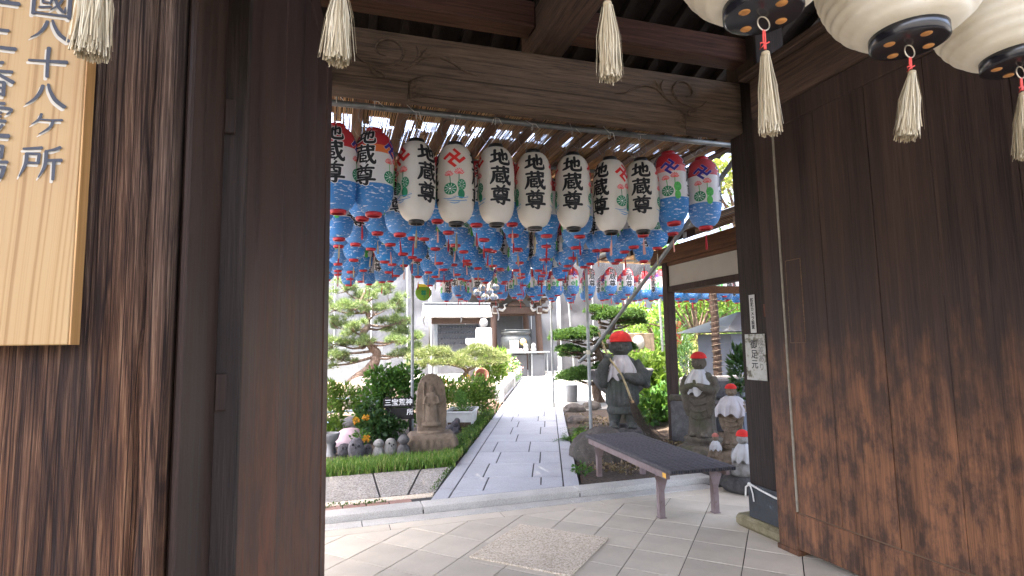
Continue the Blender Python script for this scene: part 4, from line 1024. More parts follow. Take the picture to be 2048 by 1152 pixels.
def reeds(x0, x1, y0, y1, z, pitch, seed, label, drop=0.0, jit=.3):
    g = np.random.default_rng(seed); T = thing('reed_blind', label, 'reed blind', ((x0 + x1) / 2, y0, z)); m = MB(); x = x0
    while x < x1:
        x += pitch * g.uniform(1 - jit, 1 + jit * 1.15); r = g.uniform(.0030, .0052); a = y0 + g.normal(0, .022) + (.05 * mnoise.noise((x * 2, 0, seed))); b = y1 + g.normal(0, .02)
        zz = z + .018 * mnoise.noise((x * 1.7, seed, 0)); sg = g.normal(0, .006 if jit > .2 else .002); zs = -drop
        pts = [(x + g.normal(0, .003), a, zz), (x + sg, (a + b) / 2, zz - .012 + zs * .5), (x + g.normal(0, .004), b, zz + zs)]
        vs = []
        for p in pts:
            for q in range(4): th = q * math.pi / 2 + .6; vs.append((p[0] + r * math.cos(th), p[1], p[2] + r * math.sin(th)))
        m.add(vs, [(i * 4 + j, i * 4 + (j + 1) % 4, i * 4 + 4 + (j + 1) % 4, i * 4 + 4 + j) for i in range(2) for j in range(4)] + [(3, 2, 1, 0), (8, 9, 10, 11)])
    o = m.build('reeds', 'reed', T, True); o['kind'] = 'stuff'
    m = MB(); y = y0 + .09
    while y < y1:
        m.tube([(xx, y, z - .006 + .018 * mnoise.noise((xx * 1.7, seed, 0)) - drop * (y - y0) / (y1 - y0)) for xx in np.linspace(x0, x1, 40)], .0016, 4); y += .16
    m.build('cord', 'reed_cord', T, True)
reeds(-2.2, 1.72, 4.27, 6.10, 3.452, .0097, 1, 'reed blind roofing the lanterns at the front left')  # blinds run on unseen past the lanterns at left to shade the ground
reeds(1.74, 3.70, 4.34, 6.10, 3.458, .0092, 2, 'reed blind roofing the lanterns at the front right')
reeds(-2.2, 3.75, 5.05, 7.0, 3.486, .0058, 8, 'hidden second reed layer added behind the front blinds to block sun', 0.0, .12)  # extra dense layer, unseen from below, added to stop sun leaking through
reeds(-2.2, 3.72, 6.05, 7.95, 3.468, .0058, 3, 'reed blind over the middle of the lantern frame', 0.0, .12)
reeds(-2.2, 3.75, 6.95, 9.0, 3.492, .0058, 9, 'hidden upper reed layer added above the middle of the frame to block sun', 0.0, .12)  # another unseen layer added against sun through the reeds
reeds(-2.2, 3.72, 7.90, 10.15, 3.456, .0058, 4, 'reed blind over the far end of the lantern frame', 0.0, .12)
reeds(-2.0, 10.4, 10.1, 11.9, 3.40, .0058, 6, 'long reed blind above the far rows of lanterns', 0.0, .12)
reeds(-2.0, 5.6, 8.95, 11.95, 3.425, .0058, 7, 'hidden upper reed layer added at the far end to shade the path', 0.0, .12)  # unseen layer added to keep the far path in shade
x = -1.5; k = 0
bl = thing('canopy_boards', 'flat brown boards laid along the lantern frame under the reeds', 'boards', (1, 4.2, 3.40))
while x < 3.7:
    m = MB(); y0 = 4.20 + random.uniform(-.03, .06); m.box((x, y0, 3.402), (x + .085, 9.6, 3.425), 0, .003); m.build('board', 'canopy_board_wood', bl, True); x += random.uniform(.26, .42); k += 1
# hanging side blind of horizontal reeds, right of the front row
T = thing('reed_blind', 'upright reed blind hanging right of the front row before green leaves', 'reed blind', (3.80, 4.45, 2.55)); m = MB(); z = 2.62
while z < 3.40:
    z += random.uniform(.013, .018); m.tube([(3.80, 4.40, z), (3.86, 5.3, z + .01)], .0035, 4)
o = m.build('reeds', 'reed', T, True); o['kind'] = 'stuff'

T = thing('white_cord', 'white cord knotted round the foot of the dark gate post', 'cord', (3.19, 3.84, .33)); m = MB()
m.tube([(3.185, 3.84, .355), (3.183, 3.72, .335), (3.183, 3.58, .315), (3.186, 3.50, .31)], .008, 6); m.tube([(3.184, 3.84, .355), (3.175, 3.875, .325), (3.172, 3.88, .25)], .007, 6); m.ball((3.183, 3.842, .352), .016); m.tube([(3.184, 3.835, .35), (3.176, 3.80, .29), (3.178, 3.795, .23)], .006, 6); m.build('cord', 'tie_string', T, True)

# ================================================================== PLANT HELPERS
def unit(a): return a / np.maximum(np.linalg.norm(a, axis=1, keepdims=True), 1e-9)
def leaf_mesh(name, blobs, L, W, mat, seed, shell=.35, up=.25, out=.7, low=-1.0, bend=.18):
    g = np.random.default_rng(seed); VV = []; FF = []; o = 0
    for b in blobs:
        c = np.array(b[:3]); r = np.array(b[3:6]); n = int(b[6])
        d = unit(g.normal(size=(n, 3))); d[:, 2] = np.where(d[:, 2] < low, -d[:, 2], d[:, 2])
        rad = shell + (1 - shell) * g.random((n, 1)) ** .6; lump = 1 + .22 * np.sin(d[:, :1] * 7 + seed) * np.cos(d[:, 1:2] * 6 + d[:, 2:] * 5)
        p = c + d * rad * r * lump
        a = unit(d * out + g.normal(size=(n, 3)) * .55 + np.array([0, 0, up])); s = unit(np.cross(a, g.normal(size=(n, 3)))); nn = np.cross(s, a)
        k = g.uniform(.65, 1.25, (n, 1)); l = L * k; w = W * k
        V = np.stack([p, p + a * l * .45 + s * w * .5 + nn * l * .05, p + a * l - nn * l * bend, p + a * l * .45 - s * w * .5 + nn * l * .05], 1).reshape(-1, 3)
        VV.append(V); FF.append(np.arange(4 * n).reshape(-1, 4) + o); o += 4 * n
    return npmesh(name, np.concatenate(VV), np.concatenate(FF), mat)
def needle_mesh(name, P, Dr, n, L, w, mat, seed, spread=.75):
    g = np.random.default_rng(seed); P = np.asarray(P); Dr = unit(np.asarray(Dr)); N = len(P)
    p = np.repeat(P, n, 0); d = unit(np.repeat(Dr, n, 0) + g.normal(size=(N * n, 3)) * spread)
    s = unit(np.cross(d, g.normal(size=(N * n, 3)))) * w * .5; l = L * g.uniform(.7, 1.15, (N * n, 1))
    V = np.stack([p - s, p + s, p + d * l], 1).reshape(-1, 3)
    return npmesh(name, V, np.arange(3 * N * n).reshape(-1, 3), mat)
def pad_points(pads, seed, low=-.25):
    g = np.random.default_rng(seed); P = []; D_ = []
    for (x, y, z, rx, ry, rz, n) in pads:
        d = unit(g.normal(size=(n, 3))); d[:, 2] = np.abs(d[:, 2]) * 1.0 + low * g.random(n); rad = g.uniform(.55, 1.0, (n, 1)) ** .7
        lump = 1 + .2 * np.sin(d[:, :1] * 5 + x * 9) * np.cos(d[:, 1:2] * 5 + z * 7)
        P.append(np.array([x, y, z]) + d * rad * lump * np.array([rx, ry, rz])); D_.append(d * np.array([.8, .8, .6]) + np.array([0, 0, .75]))
    return np.concatenate(P), np.concatenate(D_)
def curve_pts(P, k=6):
    P = [np.array(p, float) for p in P]; out = []
    for i in range(len(P) - 1):
        a, b, c, d = P[max(i - 1, 0)], P[i], P[i + 1], P[min(i + 2, len(P) - 1)]
        for t in np.linspace(0, 1, k, endpoint=False): out.append(.5 * ((2 * b) + (c - a) * t + (2 * a - 5 * b + 4 * c - d) * t * t + (3 * b - a - 3 * c + d) * t ** 3))
    out.append(P[-1]); return [tuple(p) for p in out]
def limb(m, P, r0, r1, n=8, k=5, wob=.0):
    Q = curve_pts(P, k); N = len(Q)
    if wob: Q = [(x + wob * mnoise.noise((x * 5, y * 5, z * 5)), y + wob * mnoise.noise((x * 5 + 9, y * 5, z * 5)), z) for x, y, z in Q]
    m.tube(Q, [r0 + (r1 - r0) * i / (N - 1) for i in range(N)], n)
def rock_mesh(name, sx, sy, sz, seed, mat, rough=.22, flat=0.0, cuts=4):
    bmm = bmesh.new(); bmesh.ops.create_icosphere(bmm, subdivisions=cuts, radius=1)
    for v in bmm.verts:
        p = v.co; n1 = mnoise.noise(p * 1.1 + Vector((seed, 0, 0))) + .5 * mnoise.noise(p * 2.6 + Vector((0, seed, 0))) + .22 * mnoise.noise(p * 6 + Vector((seed, seed, 0)))
        q = p * (1 + rough * n1); mx = max(abs(p.x), abs(p.y), abs(p.z)); q = q * (1 - .35 * flat) + q / max(mx, .3) * .35 * flat
        v.co = Vector((q.x * sx, q.y * sy, q.z * sz))
    me = bpy.data.meshes.new(name); bmm.to_mesh(me); bmm.free(); me.materials.append(M[mat])
    for p in me.polygons: p.use_smooth = True
    return me
def rock(label, loc, size, seed, mat='rock', rz=0, rough=.22, flat=.3, group=None, name='garden_rock'):
    o = link(name, rock_mesh(name, *size, seed, mat, rough, flat), None, loc, rz); return tag(o, label, 'rock', group)
def plant(name, label, cat, loc, blobs, L, W, mat, seed, stems=None, group=None, **kw):
    T = thing(name, label, cat, loc, 0, group); link('foliage', leaf_mesh('foliage', blobs, L, W, mat, seed, **kw), T)
    if stems is None: stems = [((0, 0, -.06), (b[0], b[1], b[2])) for b in blobs]
    m = MB()
    for a, b in stems:
        mid = ((a[0] + b[0]) / 2 + random.uniform(-.03, .03), (a[1] + b[1]) / 2 + random.uniform(-.03, .03), (a[2] + b[2]) / 2); limb(m, [a, mid, b], .012, .004, 5, 3)
    m.build('stem', 'twig', T); return T
def blades(name, pts, hmin, hmax, w, mat, seed, lean=.35):
    g = np.random.default_rng(seed); P = np.asarray(pts); n = len(P); a = g.uniform(0, 6.283, n); s = np.stack([np.cos(a), np.sin(a), np.zeros(n)], 1) * w * .5
    h = g.uniform(hmin, hmax, (n, 1)); ln = np.stack([np.sin(a), -np.cos(a), np.zeros(n)], 1) * g.normal(0, lean, (n, 1)) * h; up = np.array([0, 0, 1.0])
    V = np.stack([P - s, P + s, P + ln * .35 + up * h * .6 + s * .7, P + ln * .35 + up * h * .6 - s * .7], 1); V2 = np.stack([V[:, 3], V[:, 2], P + ln + up * h], 1)
    Vv = np.concatenate([V.reshape(-1, 3), V2.reshape(-1, 3)]); me = bpy.data.meshes.new(name)
    F = [tuple(4 * i + j for j in range(4)) for i in range(n)] + [tuple(4 * n + 3 * i + j for j in range(3)) for i in range(n)]
    me.from_pydata(Vv.tolist(), [], F); me.materials.append(M[mat]); me.update(); return me

# ================================================================== LEFT GARDEN
# grass kerb along the slabs, then running beside the path
g = np.random.default_rng(3); pts = []
for _ in range(9500):
    x = g.uniform(-1.3, 1.42); y = g.uniform(6.83, 7.36); pts.append((x, y, .07 + .03 * g.random()))
for _ in range(6500):
    s_ = g.uniform(7.0, 12.6); t_ = TL - .02 - .34 * g.random() ** 1.2 * (1 - .3 * abs(math.sin(s_ * 2.3))); p = pp(s_, t_); pts.append((p[0], p[1], .07))
for _ in range(900):
    x = g.uniform(-1.3, 1.4); pts.append((x, 6.84 - abs(g.normal(0, .035)), .055))
pts = [p for p in pts if mnoise.noise((p[0] * 2.2, p[1] * 2.2, 1.7)) + .5 * mnoise.noise((p[0] * 7, p[1] * 7, 4)) > -.34 or g.random() < .35]
dry = [(p[0] + .01, p[1], p[2]) for p in pts if g.random() < .10]
o = link('dry_blades', blades('dry_blades', dry, .04, .11, .009, 'dry_grass', 5)); tag(o, 'yellowed dry blades scattered through the grass edging', 'grass', kind='stuff')
o = link('grass_border', blades('grass_border', pts, .035, .11, .010, 'grass_blade', 4)); tag(o, 'thick green grass edging along the slabs and the path', 'grass', kind='stuff')
bl_ = []
for i in range(26):
    p = pp(7.6 + i * .19, TL - .08 - .16 * random.random()); bl_.append((p[0], p[1], .10, .11, .11, .06, 120))
o = link('ground_cover', leaf_mesh('ground_cover', bl_, .045, .03, 'moss_leaf', 12)); tag(o, 'low leafy creeper spilling over the left path edge', 'ground cover', kind='stuff')
bl_ = [(-.25 + i * .13, 5.55 + .05 * random.random() - .05, .06, .09, .035, .02, 46) for i in range(-8, 6)]
o = link('weeds', leaf_mesh('weeds', bl_, .022, .016, 'moss_leaf', 13)); tag(o, 'small weeds growing in the brick joints beside the kerb', 'weeds', kind='stuff')
bl_ = [(pp(5.75 + i * .1, TL - .045)[0], pp(5.75 + i * .1, TL - .045)[1], .06, .03, .05, .02, 30) for i in range(11)]
o = link('moss', leaf_mesh('moss', bl_, .02, .014, 'moss_leaf', 14)); tag(o, 'moss filling the joint between slabs and granite path', 'moss', kind='stuff')

# stone stele with a carved standing figure
st = thing('stone_stele', 'buff stone stele with carved standing figure on a square block base', 'stele', (1.285, 7.88, .10), R(-6))
m = MB(); nn = 40; out = []
for i in range(nn + 1):
    u = i / nn
    if u < .12: h = .185 + .06 * u
    else: h = .192 + .020 * math.sin((u - .12) / .55 * math.pi) if u < .67 else (.192 - .012 * (u - .67)) * math.sqrt(max(0, 1 - ((u - .67) / .33) ** 2.0)) ** .9
    out.append((h, .22 + u * .80))
vs = []; fs = []
for h, z in out: vs += [(-h, -.06, z), (h, -.06, z), (h, .075, z), (-h, .075, z)]
for i in range(nn):
    for j in range(4): fs.append((4 * i + j, 4 * i + (j + 1) % 4, 4 * i + 4 + (j + 1) % 4, 4 * i + 4 + j))
fs += [(3, 2, 1, 0), tuple(range(4 * nn, 4 * nn + 4))]; m.add(vs, fs)
m.lathe([(.01, .345), (.085, .35), (.088, .42), (.078, .60), (.086, .70), (.070, .755), (.03, .78)], 20, 0, (0, -.062, 0), lambda th, z, i: 1 + .05 * math.cos(9 * th), sy=.62)
m.ball((0, -.075, .815), (.040, .036, .048)); m.tube([(-.075, -.085, .72), (-.10, -.095, .62), (-.03, -.125, .60)], [.026, .026, .02], 8); m.tube([(.075, -.085, .72), (.10, -.095, .62), (.03, -.125, .62)], [.026, .026, .02], 8)
m.tube([(-.105, -.07, .36), (-.10, -.08, .88)], .010, 6); m.ball((-.10, -.075, .885), (.024, .018, .026)); m.lathe([(.01, .30), (.12, .305), (.13, .33), (.10, .36), (.02, .365)], 18, 0, (0, -.055, 0), sy=.6)
link('slab', remesh(m, .0085, 3, 'slab', 'buff_stone'), st)
m = MB(); m.box((-.33, -.30, -.03), (.33, .26, .215), 0, .05)
for i in range(7): m.ball((-.28 + i * .095, -.295, .08), (.05, .03, .085))
for i in range(5): m.ball((.325, -.24 + i * .11, .08), (.03, .05, .085))
link('base_block', remesh(m, .014, 5, 'base_block', 'buff_stone'), st)
m = MB(); m.lathe([(.02, .205), (.20, .206), (.215, .222), (.19, .245), (.05, .25)], 24, 0, (0, .005, 0), sy=.72); m.build('lotus_seat', 'buff_stone', st)

# small stone faces and figures lined up behind the grass
def eye(m, c, r): m.ball(c, (r, r * .5, r), 8, 6, 1)
def face_stone(label, loc, w, h, mat, rz, tilt=0):
    T = thing('owl_ornament', label, 'ornament', loc, R(rz), 'small stone figures behind the grass'); m = MB()
    m.lathe([(.02, 0), (w * .40, .0), (w * .48, h * .25), (w * .50, h * .5), (w * .44, h * .76), (w * .28, h * .94), (.01, h)], 22, 0, sy=.72, fn=lambda th, z, i: 1 + .03 * math.cos(3 * th + i)); b = m.build('body', mat, T)
    for s_ in (-1, 1):
        m = MB(); m.ball((s_ * w * .17, -w * .33, h * .66 + s_ * tilt * w), (w * .075, w * .05, w * .085), 10, 7); m.build('eye', 'dark_hole', T)
    m = MB(); m.tube([(0, -w * .36, h * .60), (0, -w * .385, h * .5)], [w * .03, w * .05], 6); m.build('beak', mat if tilt == 0 else 'dark_hole', T)
face_stone('small grey stone face at the left end of the row of figures', (.127, 7.73, .11), .17, .155, 'purple_stone', 12)
face_stone('largest dark stone face with hollow eyes in the row behind the grass', (.272, 7.53, .11), .205, .245, 'purple_stone', -8, -.05)
face_stone('smallest dark stone face beside the largest one', (.418, 7.61, .11), .115, .145, 'purple_stone', 8)
face_stone('pale oval stone with two black eyes and a beak', (.707, 7.60, .11), .165, .205, 'pale_stone', 6, -.06)
def mini_monk(label, loc, w, h, mat, rz, hat=None, name='stone_figurine'):
    T = thing(name, label, 'figurine', loc, R(rz), 'small stone figures behind the grass'); m = MB()
    m.lathe([(.02, 0), (w * .48, 0), (w * .50, h * .12), (w * .44, h * .34), (w * .30, h * .48), (w * .2, h * .52)], 22, 0, sy=.8, fn=lambda th, z, i: 1 + .05 * math.cos(11 * th)); m.build('body', mat, T)
    m = MB(); m.ball((0, -.005, h * .73), (w * .42, w * .42, h * .27)); m.ball((0, -w * .41, h * .70), (w * .05, w * .05, h * .03), 8, 6)
    for s_ in (-1, 1): m.ball((s_ * w * .42, 0, h * .70), (w * .05, w * .08, h * .07), 8, 6)
    m.build('head', mat, T)
    m = MB()
    for s_ in (-1, 1): m.tube([(s_ * w * .07, -w * .42, h * .745), (s_ * w * .15, -w * .405, h * .76), (s_ * w * .23, -w * .365, h * .745)], w * .018, 5)
    m.build('eyes', 'dark_hole', T); return T
mini_monk('pale stone monk figurine with pleated robe beside the oval stone', (.553, 7.59, .11), .155, .205, 'pale_stone', 16)
mini_monk('tall brownish monk figurine nearest the stele base', (.866, 7.53, .11), .17, .25, 'grey_stone', 8)
mini_monk('dark stone figurine leaning by the white urn', (-.02, 7.94, .11), .12, .165, 'purple_stone', 20)
for i, (p, w_, lab) in enumerate((((1.70, 8.70, .09), .145, 'round headed stone figurine nearest the stele on the path side'), ((1.87, 9.12, .09), .145, 'middle one of three stone figurines before the white planter'), ((1.975, 9.45, .09), .12, 'small figurine touching the white planter'))):
    mini_monk(lab, p, w_, .20, 'purple_stone', 10 + i * 8)
# pots, sign, rails, rocks
def open_box(m, w, d, h, tw, t=.012):
    vs = []; 
    for (k, z, q) in ((1, 0, 0), (tw, h, 0), (tw, h, t), (1, .03, t)):
        for sx, sy in ((-1, -1), (1, -1), (1, 1), (-1, 1)): vs.append((sx * (w / 2 * k - q), sy * (d / 2 * k - q), z))
    fs = [(3, 2, 1, 0)]
    for i in range(3):
        for j in range(4): fs.append((4 * i + j, 4 * i + (j + 1) % 4, 4 * i + 4 + (j + 1) % 4, 4 * i + 4 + j))
    fs.append((12, 13, 14, 15)); m.add(vs, fs)
T = thing('planter_box', 'white plastic planter trough beside the path', 'planter', (2.13, 9.75, .09), R(-21))
m = MB(); open_box(m, .40, .62, .30, 1.16); m.build('trough', 'pot_white', T)
m = MB()
for a, b in (((-.25, -.385), (.25, -.355)), ((-.25, .355), (.25, .385)), ((-.25, -.354), (-.22, .354)), ((.22, -.354), (.25, .354))): m.box((a[0], a[1], .272), (b[0], b[1], .306), 0, .004)
m.build('rim', 'pot_white', T); m = MB(); m.box((-.20, -.33, .02), (.20, .33, .255)); m.build('potting_soil', 'soil', T)
plant('herb_plant', 'feathery green herbs growing out of the white planter', 'plant', (2.13, 9.75, .345), [(0, -.15, .10, .14, .17, .14, 260), (.02, .12, .16, .13, .18, .2, 330), (-.05, .0, .26, .1, .12, .16, 160)], .055, .012, 'shrub_leaf', 21, out=.5, up=.8)
T = thing('stone_urn', 'white stone urn on a foot beside the left door', 'urn', (-.045, 7.86, .08)); m = MB(); m.lathe([(.0, 0), (.07, 0), (.07, .02), (.045, .05), (.04, .16), (.06, .19), (.10, .23), (.115, .28), (.12, .31), (.105, .31), (.09, .27), (.0, .25)], 24); m.build('bowl', 'white_stone', T)
T = thing('garden_sign', 'small dark sign with white characters half hidden in the shrub', 'sign', (.955, 9.0, .10), R(-4))
m = MB(); m.box((-.235, -.012, .46), (.235, .012, .60), 0, .003); m.box((-.20, -.012, .27), (.235, .012, .445), 0, .003); m.build('board', 'sign_brown', T)
m = MB(); m.box((-.20, .014, -.05), (-.165, .04, .62), 0, .003); m.box((.165, .014, -.05), (.2, .04, .62), 0, .003); m.build('post', 'sign_brown', T)
FX = Matrix.Rotation(R(90), 4, 'X')
text_mesh('lettering', '三宝荒神', .108, 'print_white', T, Matrix.Translation((-.0, -.0126, .53)) @ FX, .0016)
text_mesh('lettering', '所', .10, 'print_white', T, Matrix.Translation((.175, -.0126, .375)) @ FX, .0016)
T = thing('blue_handrail', 'pale blue three bar handrail behind the leafy plant at left', 'railing', (.2, 11.0, .1))
for z, x1 in ((.55, .80), (.325, .50), (.13, .24)):
    m = MB(); m.tube([(-.9, 11.0, z), (x1, 11.0, z)], .022, 10); m.build('bar', 'rail_blue', T, True)
m = MB(); m.tube([(-.5, 11.03, -.1), (-.5, 11.03, .56)], .02, 8); m.build('post', 'rail_blue', T, True)
rock('pointed dark rock standing behind the stone faces', (.53, 10.4, .26), (.13, .12, .36), 3, 'dark_rock', .3)
rock('broad pale mossy boulder at the foot of the pine', (.72, 13.8, .38), (.55, .4, .42), 9, 'rock')
rock('rounded reddish boulder under the pine trunk', (-.15, 14.6, .28), (.6, .45, .38), 11, 'buff_stone')
rock('low grey rock behind the pink cloth', (.35, 9.9, .14), (.42, .3, .2), 14, 'grey_stone')
rock('flat rock bench below the low pine', (3.2, 14.6, .25), (1.1, .5, .3), 16, 'buff_stone', .3, .15)
T = thing('draped_stone', 'low stone wrapped in a striped pink cloth among the plants', 'stone', (.225, 8.72, .09)); link('stone', rock_mesh('stone', .19, .14, .2, 22, 'grey_stone', .1, .2), T)
m = MB(); m.lathe([(.21, -.02), (.20, .08), (.18, .17), (.11, .222), (.02, .235)], 30, 0, fn=lambda th, z, i: 1 + .03 * math.cos(14 * th + 2), sy=.78); m.build('cloth', 'cloth_pink', T)
# shrubs and flowers of the left bed
plant('leafy_shrub', 'dense dark green shrub around the small dark sign', 'shrub', (.82, 9.55, .12), [(-.28, .0, .40, .26, .28, .38, 700), (.10, .1, .62, .34, .3, .36, 1100), (.35, .05, .82, .26, .25, .26, 650), (-.05, .2, .86, .3, .25, .2, 600), (.3, -.1, .30, .24, .16, .26, 420), (-.32, -.25, .22, .18, .2, .22, 380)], .085, .042, 'shrub_leaf', 31)
plant('dark_shrub', 'glossy dark leaves low beside the sign post', 'shrub', (.62, 8.75, .10), [(0, 0, .22, .22, .2, .2, 420), (.2, .1, .16, .18, .16, .16, 300), (-.12, .12, .42, .16, .16, .16, 220)], .08, .05, 'dark_leaf', 32)
plant('fern_shrub', 'bright feathery shrub at the left door edge', 'shrub', (.0, 9.1, .10), [(-.06, 0, .42, .2, .25, .36, 520), (.14, .05, .62, .2, .18, .2, 300), (.0, -.1, .16, .16, .16, .16, 200), (-.1, 0, .78, .15, .15, .12, 160)], .10, .03, 'bright_leaf', 33, up=.5)
plant('flower_clump', 'orange marigold clump between the stone faces', 'flowers', (.36, 8.2, .10), [(0, 0, .15, .12, .1, .12, 150)], .05, .03, 'shrub_leaf', 34)
for i, (p, lab) in enumerate((((.30, 8.55, .44), 'orange blossom above the pink cloth'), ((.44, 8.6, .47), 'deep orange blossom right of the pink cloth'), ((.415, 7.95, .27), 'orange blossom low beside the smallest stone face'))):
    o = link('blossom', leaf_mesh('blossom', [(0, 0, 0, .035, .035, .03, 46)], .04, .03, 'petal_orange', 60 + i), None, p); tag(o, lab, 'flower')
plant('bellflower_plant', 'yellow green bush of flowers right of the stele', 'shrub', (2.15, 10.6, .10), [(0, 0, .32, .3, .28, .32, 620), (-.18, -.1, .62, .22, .2, .2, 300), (.35, .1, .42, .3, .26, .34, 620), (.62, .4, .45, .28, .28, .34, 520)], .085, .036, 'bright_leaf', 35, up=.4)
plant('tall_herb', 'tall loose herb with pale tips behind the planter', 'shrub', (2.70, 10.9, .10), [(0, 0, .40, .22, .22, .38, 420), (.25, .1, .35, .2, .2, .32, 330), (-.3, 0, .6, .16, .16, .22, 180)], .10, .022, 'shrub_leaf', 36, up=.9, out=.4)
plant('yellow_flower_clump', 'yellow blossoms just above the stele top', 'flowers', (1.62, 10.2, .55), [(0, 0, .32, .2, .16, .12, 170), (.2, .1, .2, .14, .14, .1, 100)], .05, .035, 'yellow_leaf', 37)
plant('orange_lily', 'orange lilies left of the white balustrade', 'flowers', (2.55, 11.2, .5), [(0, 0, .34, .07, .07, .06, 40), (-.5, -.1, .30, .05, .05, .05, 26)], .06, .035, 'petal_orange', 38)
plant('dry_flowers', 'withered pinkish plant at the path corner of the balustrade', 'plant', (3.15, 11.6, .08), [(0, 0, .12, .2, .25, .12, 260)], .06, .025, 'petal_pink', 39)
plant('bright_shrub', 'bright yellow green bush at the end of the balustrade', 'shrub', (4.75, 17.2, .1), [(0, 0, .62, .42, .4, .5, 900), (.25, .1, .95, .3, .3, .3, 420), (-.2, 0, 1.0, .22, .22, .22, 220)], .16, .05, 'bright_leaf', 40, up=.6)
plant('flower_stand', 'pink and white flowering plants before the incense table', 'flowers', (5.75, 18.6, .1), [(0, 0, .52, .4, .3, .46, 700)], .12, .03, 'shrub_leaf', 41, up=.6)
o = link('blossom', leaf_mesh('blossom', [(0, 0, 0, .42, .3, .42, 190)], .07, .055, 'petal_pink', 71), None, (5.75, 18.55, .68)); tag(o, 'pale pink blossoms on the plants before the incense table', 'flower', kind='stuff')

# trained black pine
py_ = 18.3; kk = py_ / 15.0
def PW(x, z, dy=0): return (x * kk, py_ + dy, 1.5 + (z - 1.5) * kk)
pt = thing('pine_tree', 'trained black pine with leaning crooked trunk behind the left bed', 'tree', PW(.35, .54))
m = MB(); limb(m, [PW(.30, .40), PW(.50, .66), PW(.83, .92), PW(1.03, 1.24), PW(.90, 1.50), PW(.70, 1.80), PW(.80, 2.05), PW(.78, 2.4), PW(.66, 2.72), PW(.72, 3.0)], .20, .035, 12, 8, .05)
m.build('trunk', 'bark', pt, True)
pads = []; br = MB()
for (x, z, dy, rx, rz, n) in ((.22, 3.02, .2, .42, .20, 70), (1.10, 3.06, -.1, .40, .20, 70), (.66, 2.80, .3, .5, .22, 90), (-.05, 2.52, .1, .34, .2, 60), (1.42, 2.62, .2, .36, .24, 80), (.42, 2.52, -.3, .40, .2, 80), (.95, 2.38, -.25, .45, .22, 100), (1.62, 2.18, 0, .38, .26, 100), (1.35, 2.10, .3, .40, .22, 80), (.02, 2.08, .2, .42, .22, 90), (.42, 1.98, -.4, .34, .16, 70), (1.85, 1.75, -.1, .34, .24, 100), (1.50, 1.68, -.4, .38, .18, 70), (.12, 1.62, .1, .40, .20, 90), (.55, 1.62, -.3, .3, .16, 60), (1.95, 1.40, .0, .34, .18, 70), (1.55, 1.32, -.2, .3, .12, 50), (.20, 1.24, .1, .34, .18, 70), (-.25, 1.5, 0, .4, .3, 80), (-.35, 1.1, .1, .35, .25, 60)):
    c = PW(x, z, dy)
    for q in range(6):
        e = (c[0] + random.gauss(0, rx * kk * .5), c[1] + random.gauss(0, rx * kk * .4), c[2] + random.gauss(0, rz * kk * .55)); u_ = random.uniform(.26, .5)
        pads.append((*e, rx * kk * u_, rx * kk * u_, rz * kk * random.uniform(.35, .7), int(n * .26)))
        limb(br, [(c[0], c[1], c[2] - .08), ((c[0] + e[0]) / 2, (c[1] + e[1]) / 2, (c[2] + e[2]) / 2 - .08), (e[0], e[1], e[2] - .03)], .02, .006, 5, 4, .04)
    tz = max(1.25, min(2.7, z - .1)); tx = {0: .9}.get(0); a = PW(.95 if tz < 1.45 else (.75 if tz < 2.2 else .78), tz)
    limb(br, [a, ((a[0] * .5 + c[0] * .5), (a[1] + c[1]) / 2, (a[2] + c[2]) / 2 - .12), (c[0], c[1], c[2] - .06)], .055, .014, 6, 5, .03)
    for q in range(5): limb(br, [(c[0], c[1], c[2] - .06), (c[0] + random.uniform(-.4, .4) * rx * kk * 1.6, c[1] + random.uniform(-.3, .3), c[2] + random.uniform(0, .08))], .014, .005, 4, 3)
br.build('branches', 'bark', pt, True)
P_, D_ = pad_points(pads, 5); o = needle_mesh('crown', P_ - np.array(pt.location), D_, 18, .19, .011, 'pine_needles', 6, .95); link('crown', o, pt)
# low spreading pine trained along a frame
lp = thing('low_pine', 'low spreading pine trained sideways above the flat rock', 'tree', (3.6, 16.6, .1))
pads = [(2.35 + i * .30, 16.4 + .5 * random.random(), 1.10 + .16 * math.sin(i * 1.3) + .1 * random.random(), .36, .4, .24, 120) for i in range(9)] + [(2.2 + i * .38, 16.1 + .3 * random.random(), .88 + .1 * random.random(), .3, .3, .16, 70) for i in range(7)]
P_, D_ = pad_points(pads, 15); link('crown', needle_mesh('crown', P_ - np.array(lp.location), D_, 14, .15, .012, 'low_pine_needles', 16), lp)
m = MB(); limb(m, [(3.7, 16.6, -.05), (3.55, 16.6, .4), (3.75, 16.5, .75), (3.3, 16.5, .95), (2.3, 16.5, 1.05)], .10, .03, 8, 5, .04); limb(m, [(3.7, 16.55, .72), (4.2, 16.5, .92), (4.9, 16.5, 1.0)], .06, .02, 7, 5, .03); m.build('trunk', 'bark', lp, True)
for i, (x, y, lab) in enumerate(((3.9, 15.4, 'round terracotta pot lying on its side under the low pine'),)):
    T = thing('terracotta_pot', lab, 'pot', (x, y, .62)); m = MB(); m.lathe([(.12, -.16), (.19, .12), (.21, .12), (.21, .16), (.18, .16), (.11, -.1), (.0, -.1)], 20); m.xf(Matrix.Rotation(R(70), 4, 'X')); m.build('body', 'pot_terracotta', T)
T = thing('terracotta_bowl', 'shallow terracotta bowl behind the sign shrub', 'pot', (1.45, 13.5, .66)); m = MB(); m.lathe([(.0, 0), (.17, 0), (.25, .11), (.27, .14), (.24, .14), (.15, .04), (0, .04)], 24); m.build('bowl', 'pot_terracotta', T)
m = MB(); m.box((.6, 13.3, .585), (2.1, 13.75, .655), 0, .01); sh = thing('stone_shelf', 'pale stone shelf slab carrying the terracotta bowl', 'shelf', (1.3, 13.5, .08)); m.build('slab', 'white_stone', sh, True)
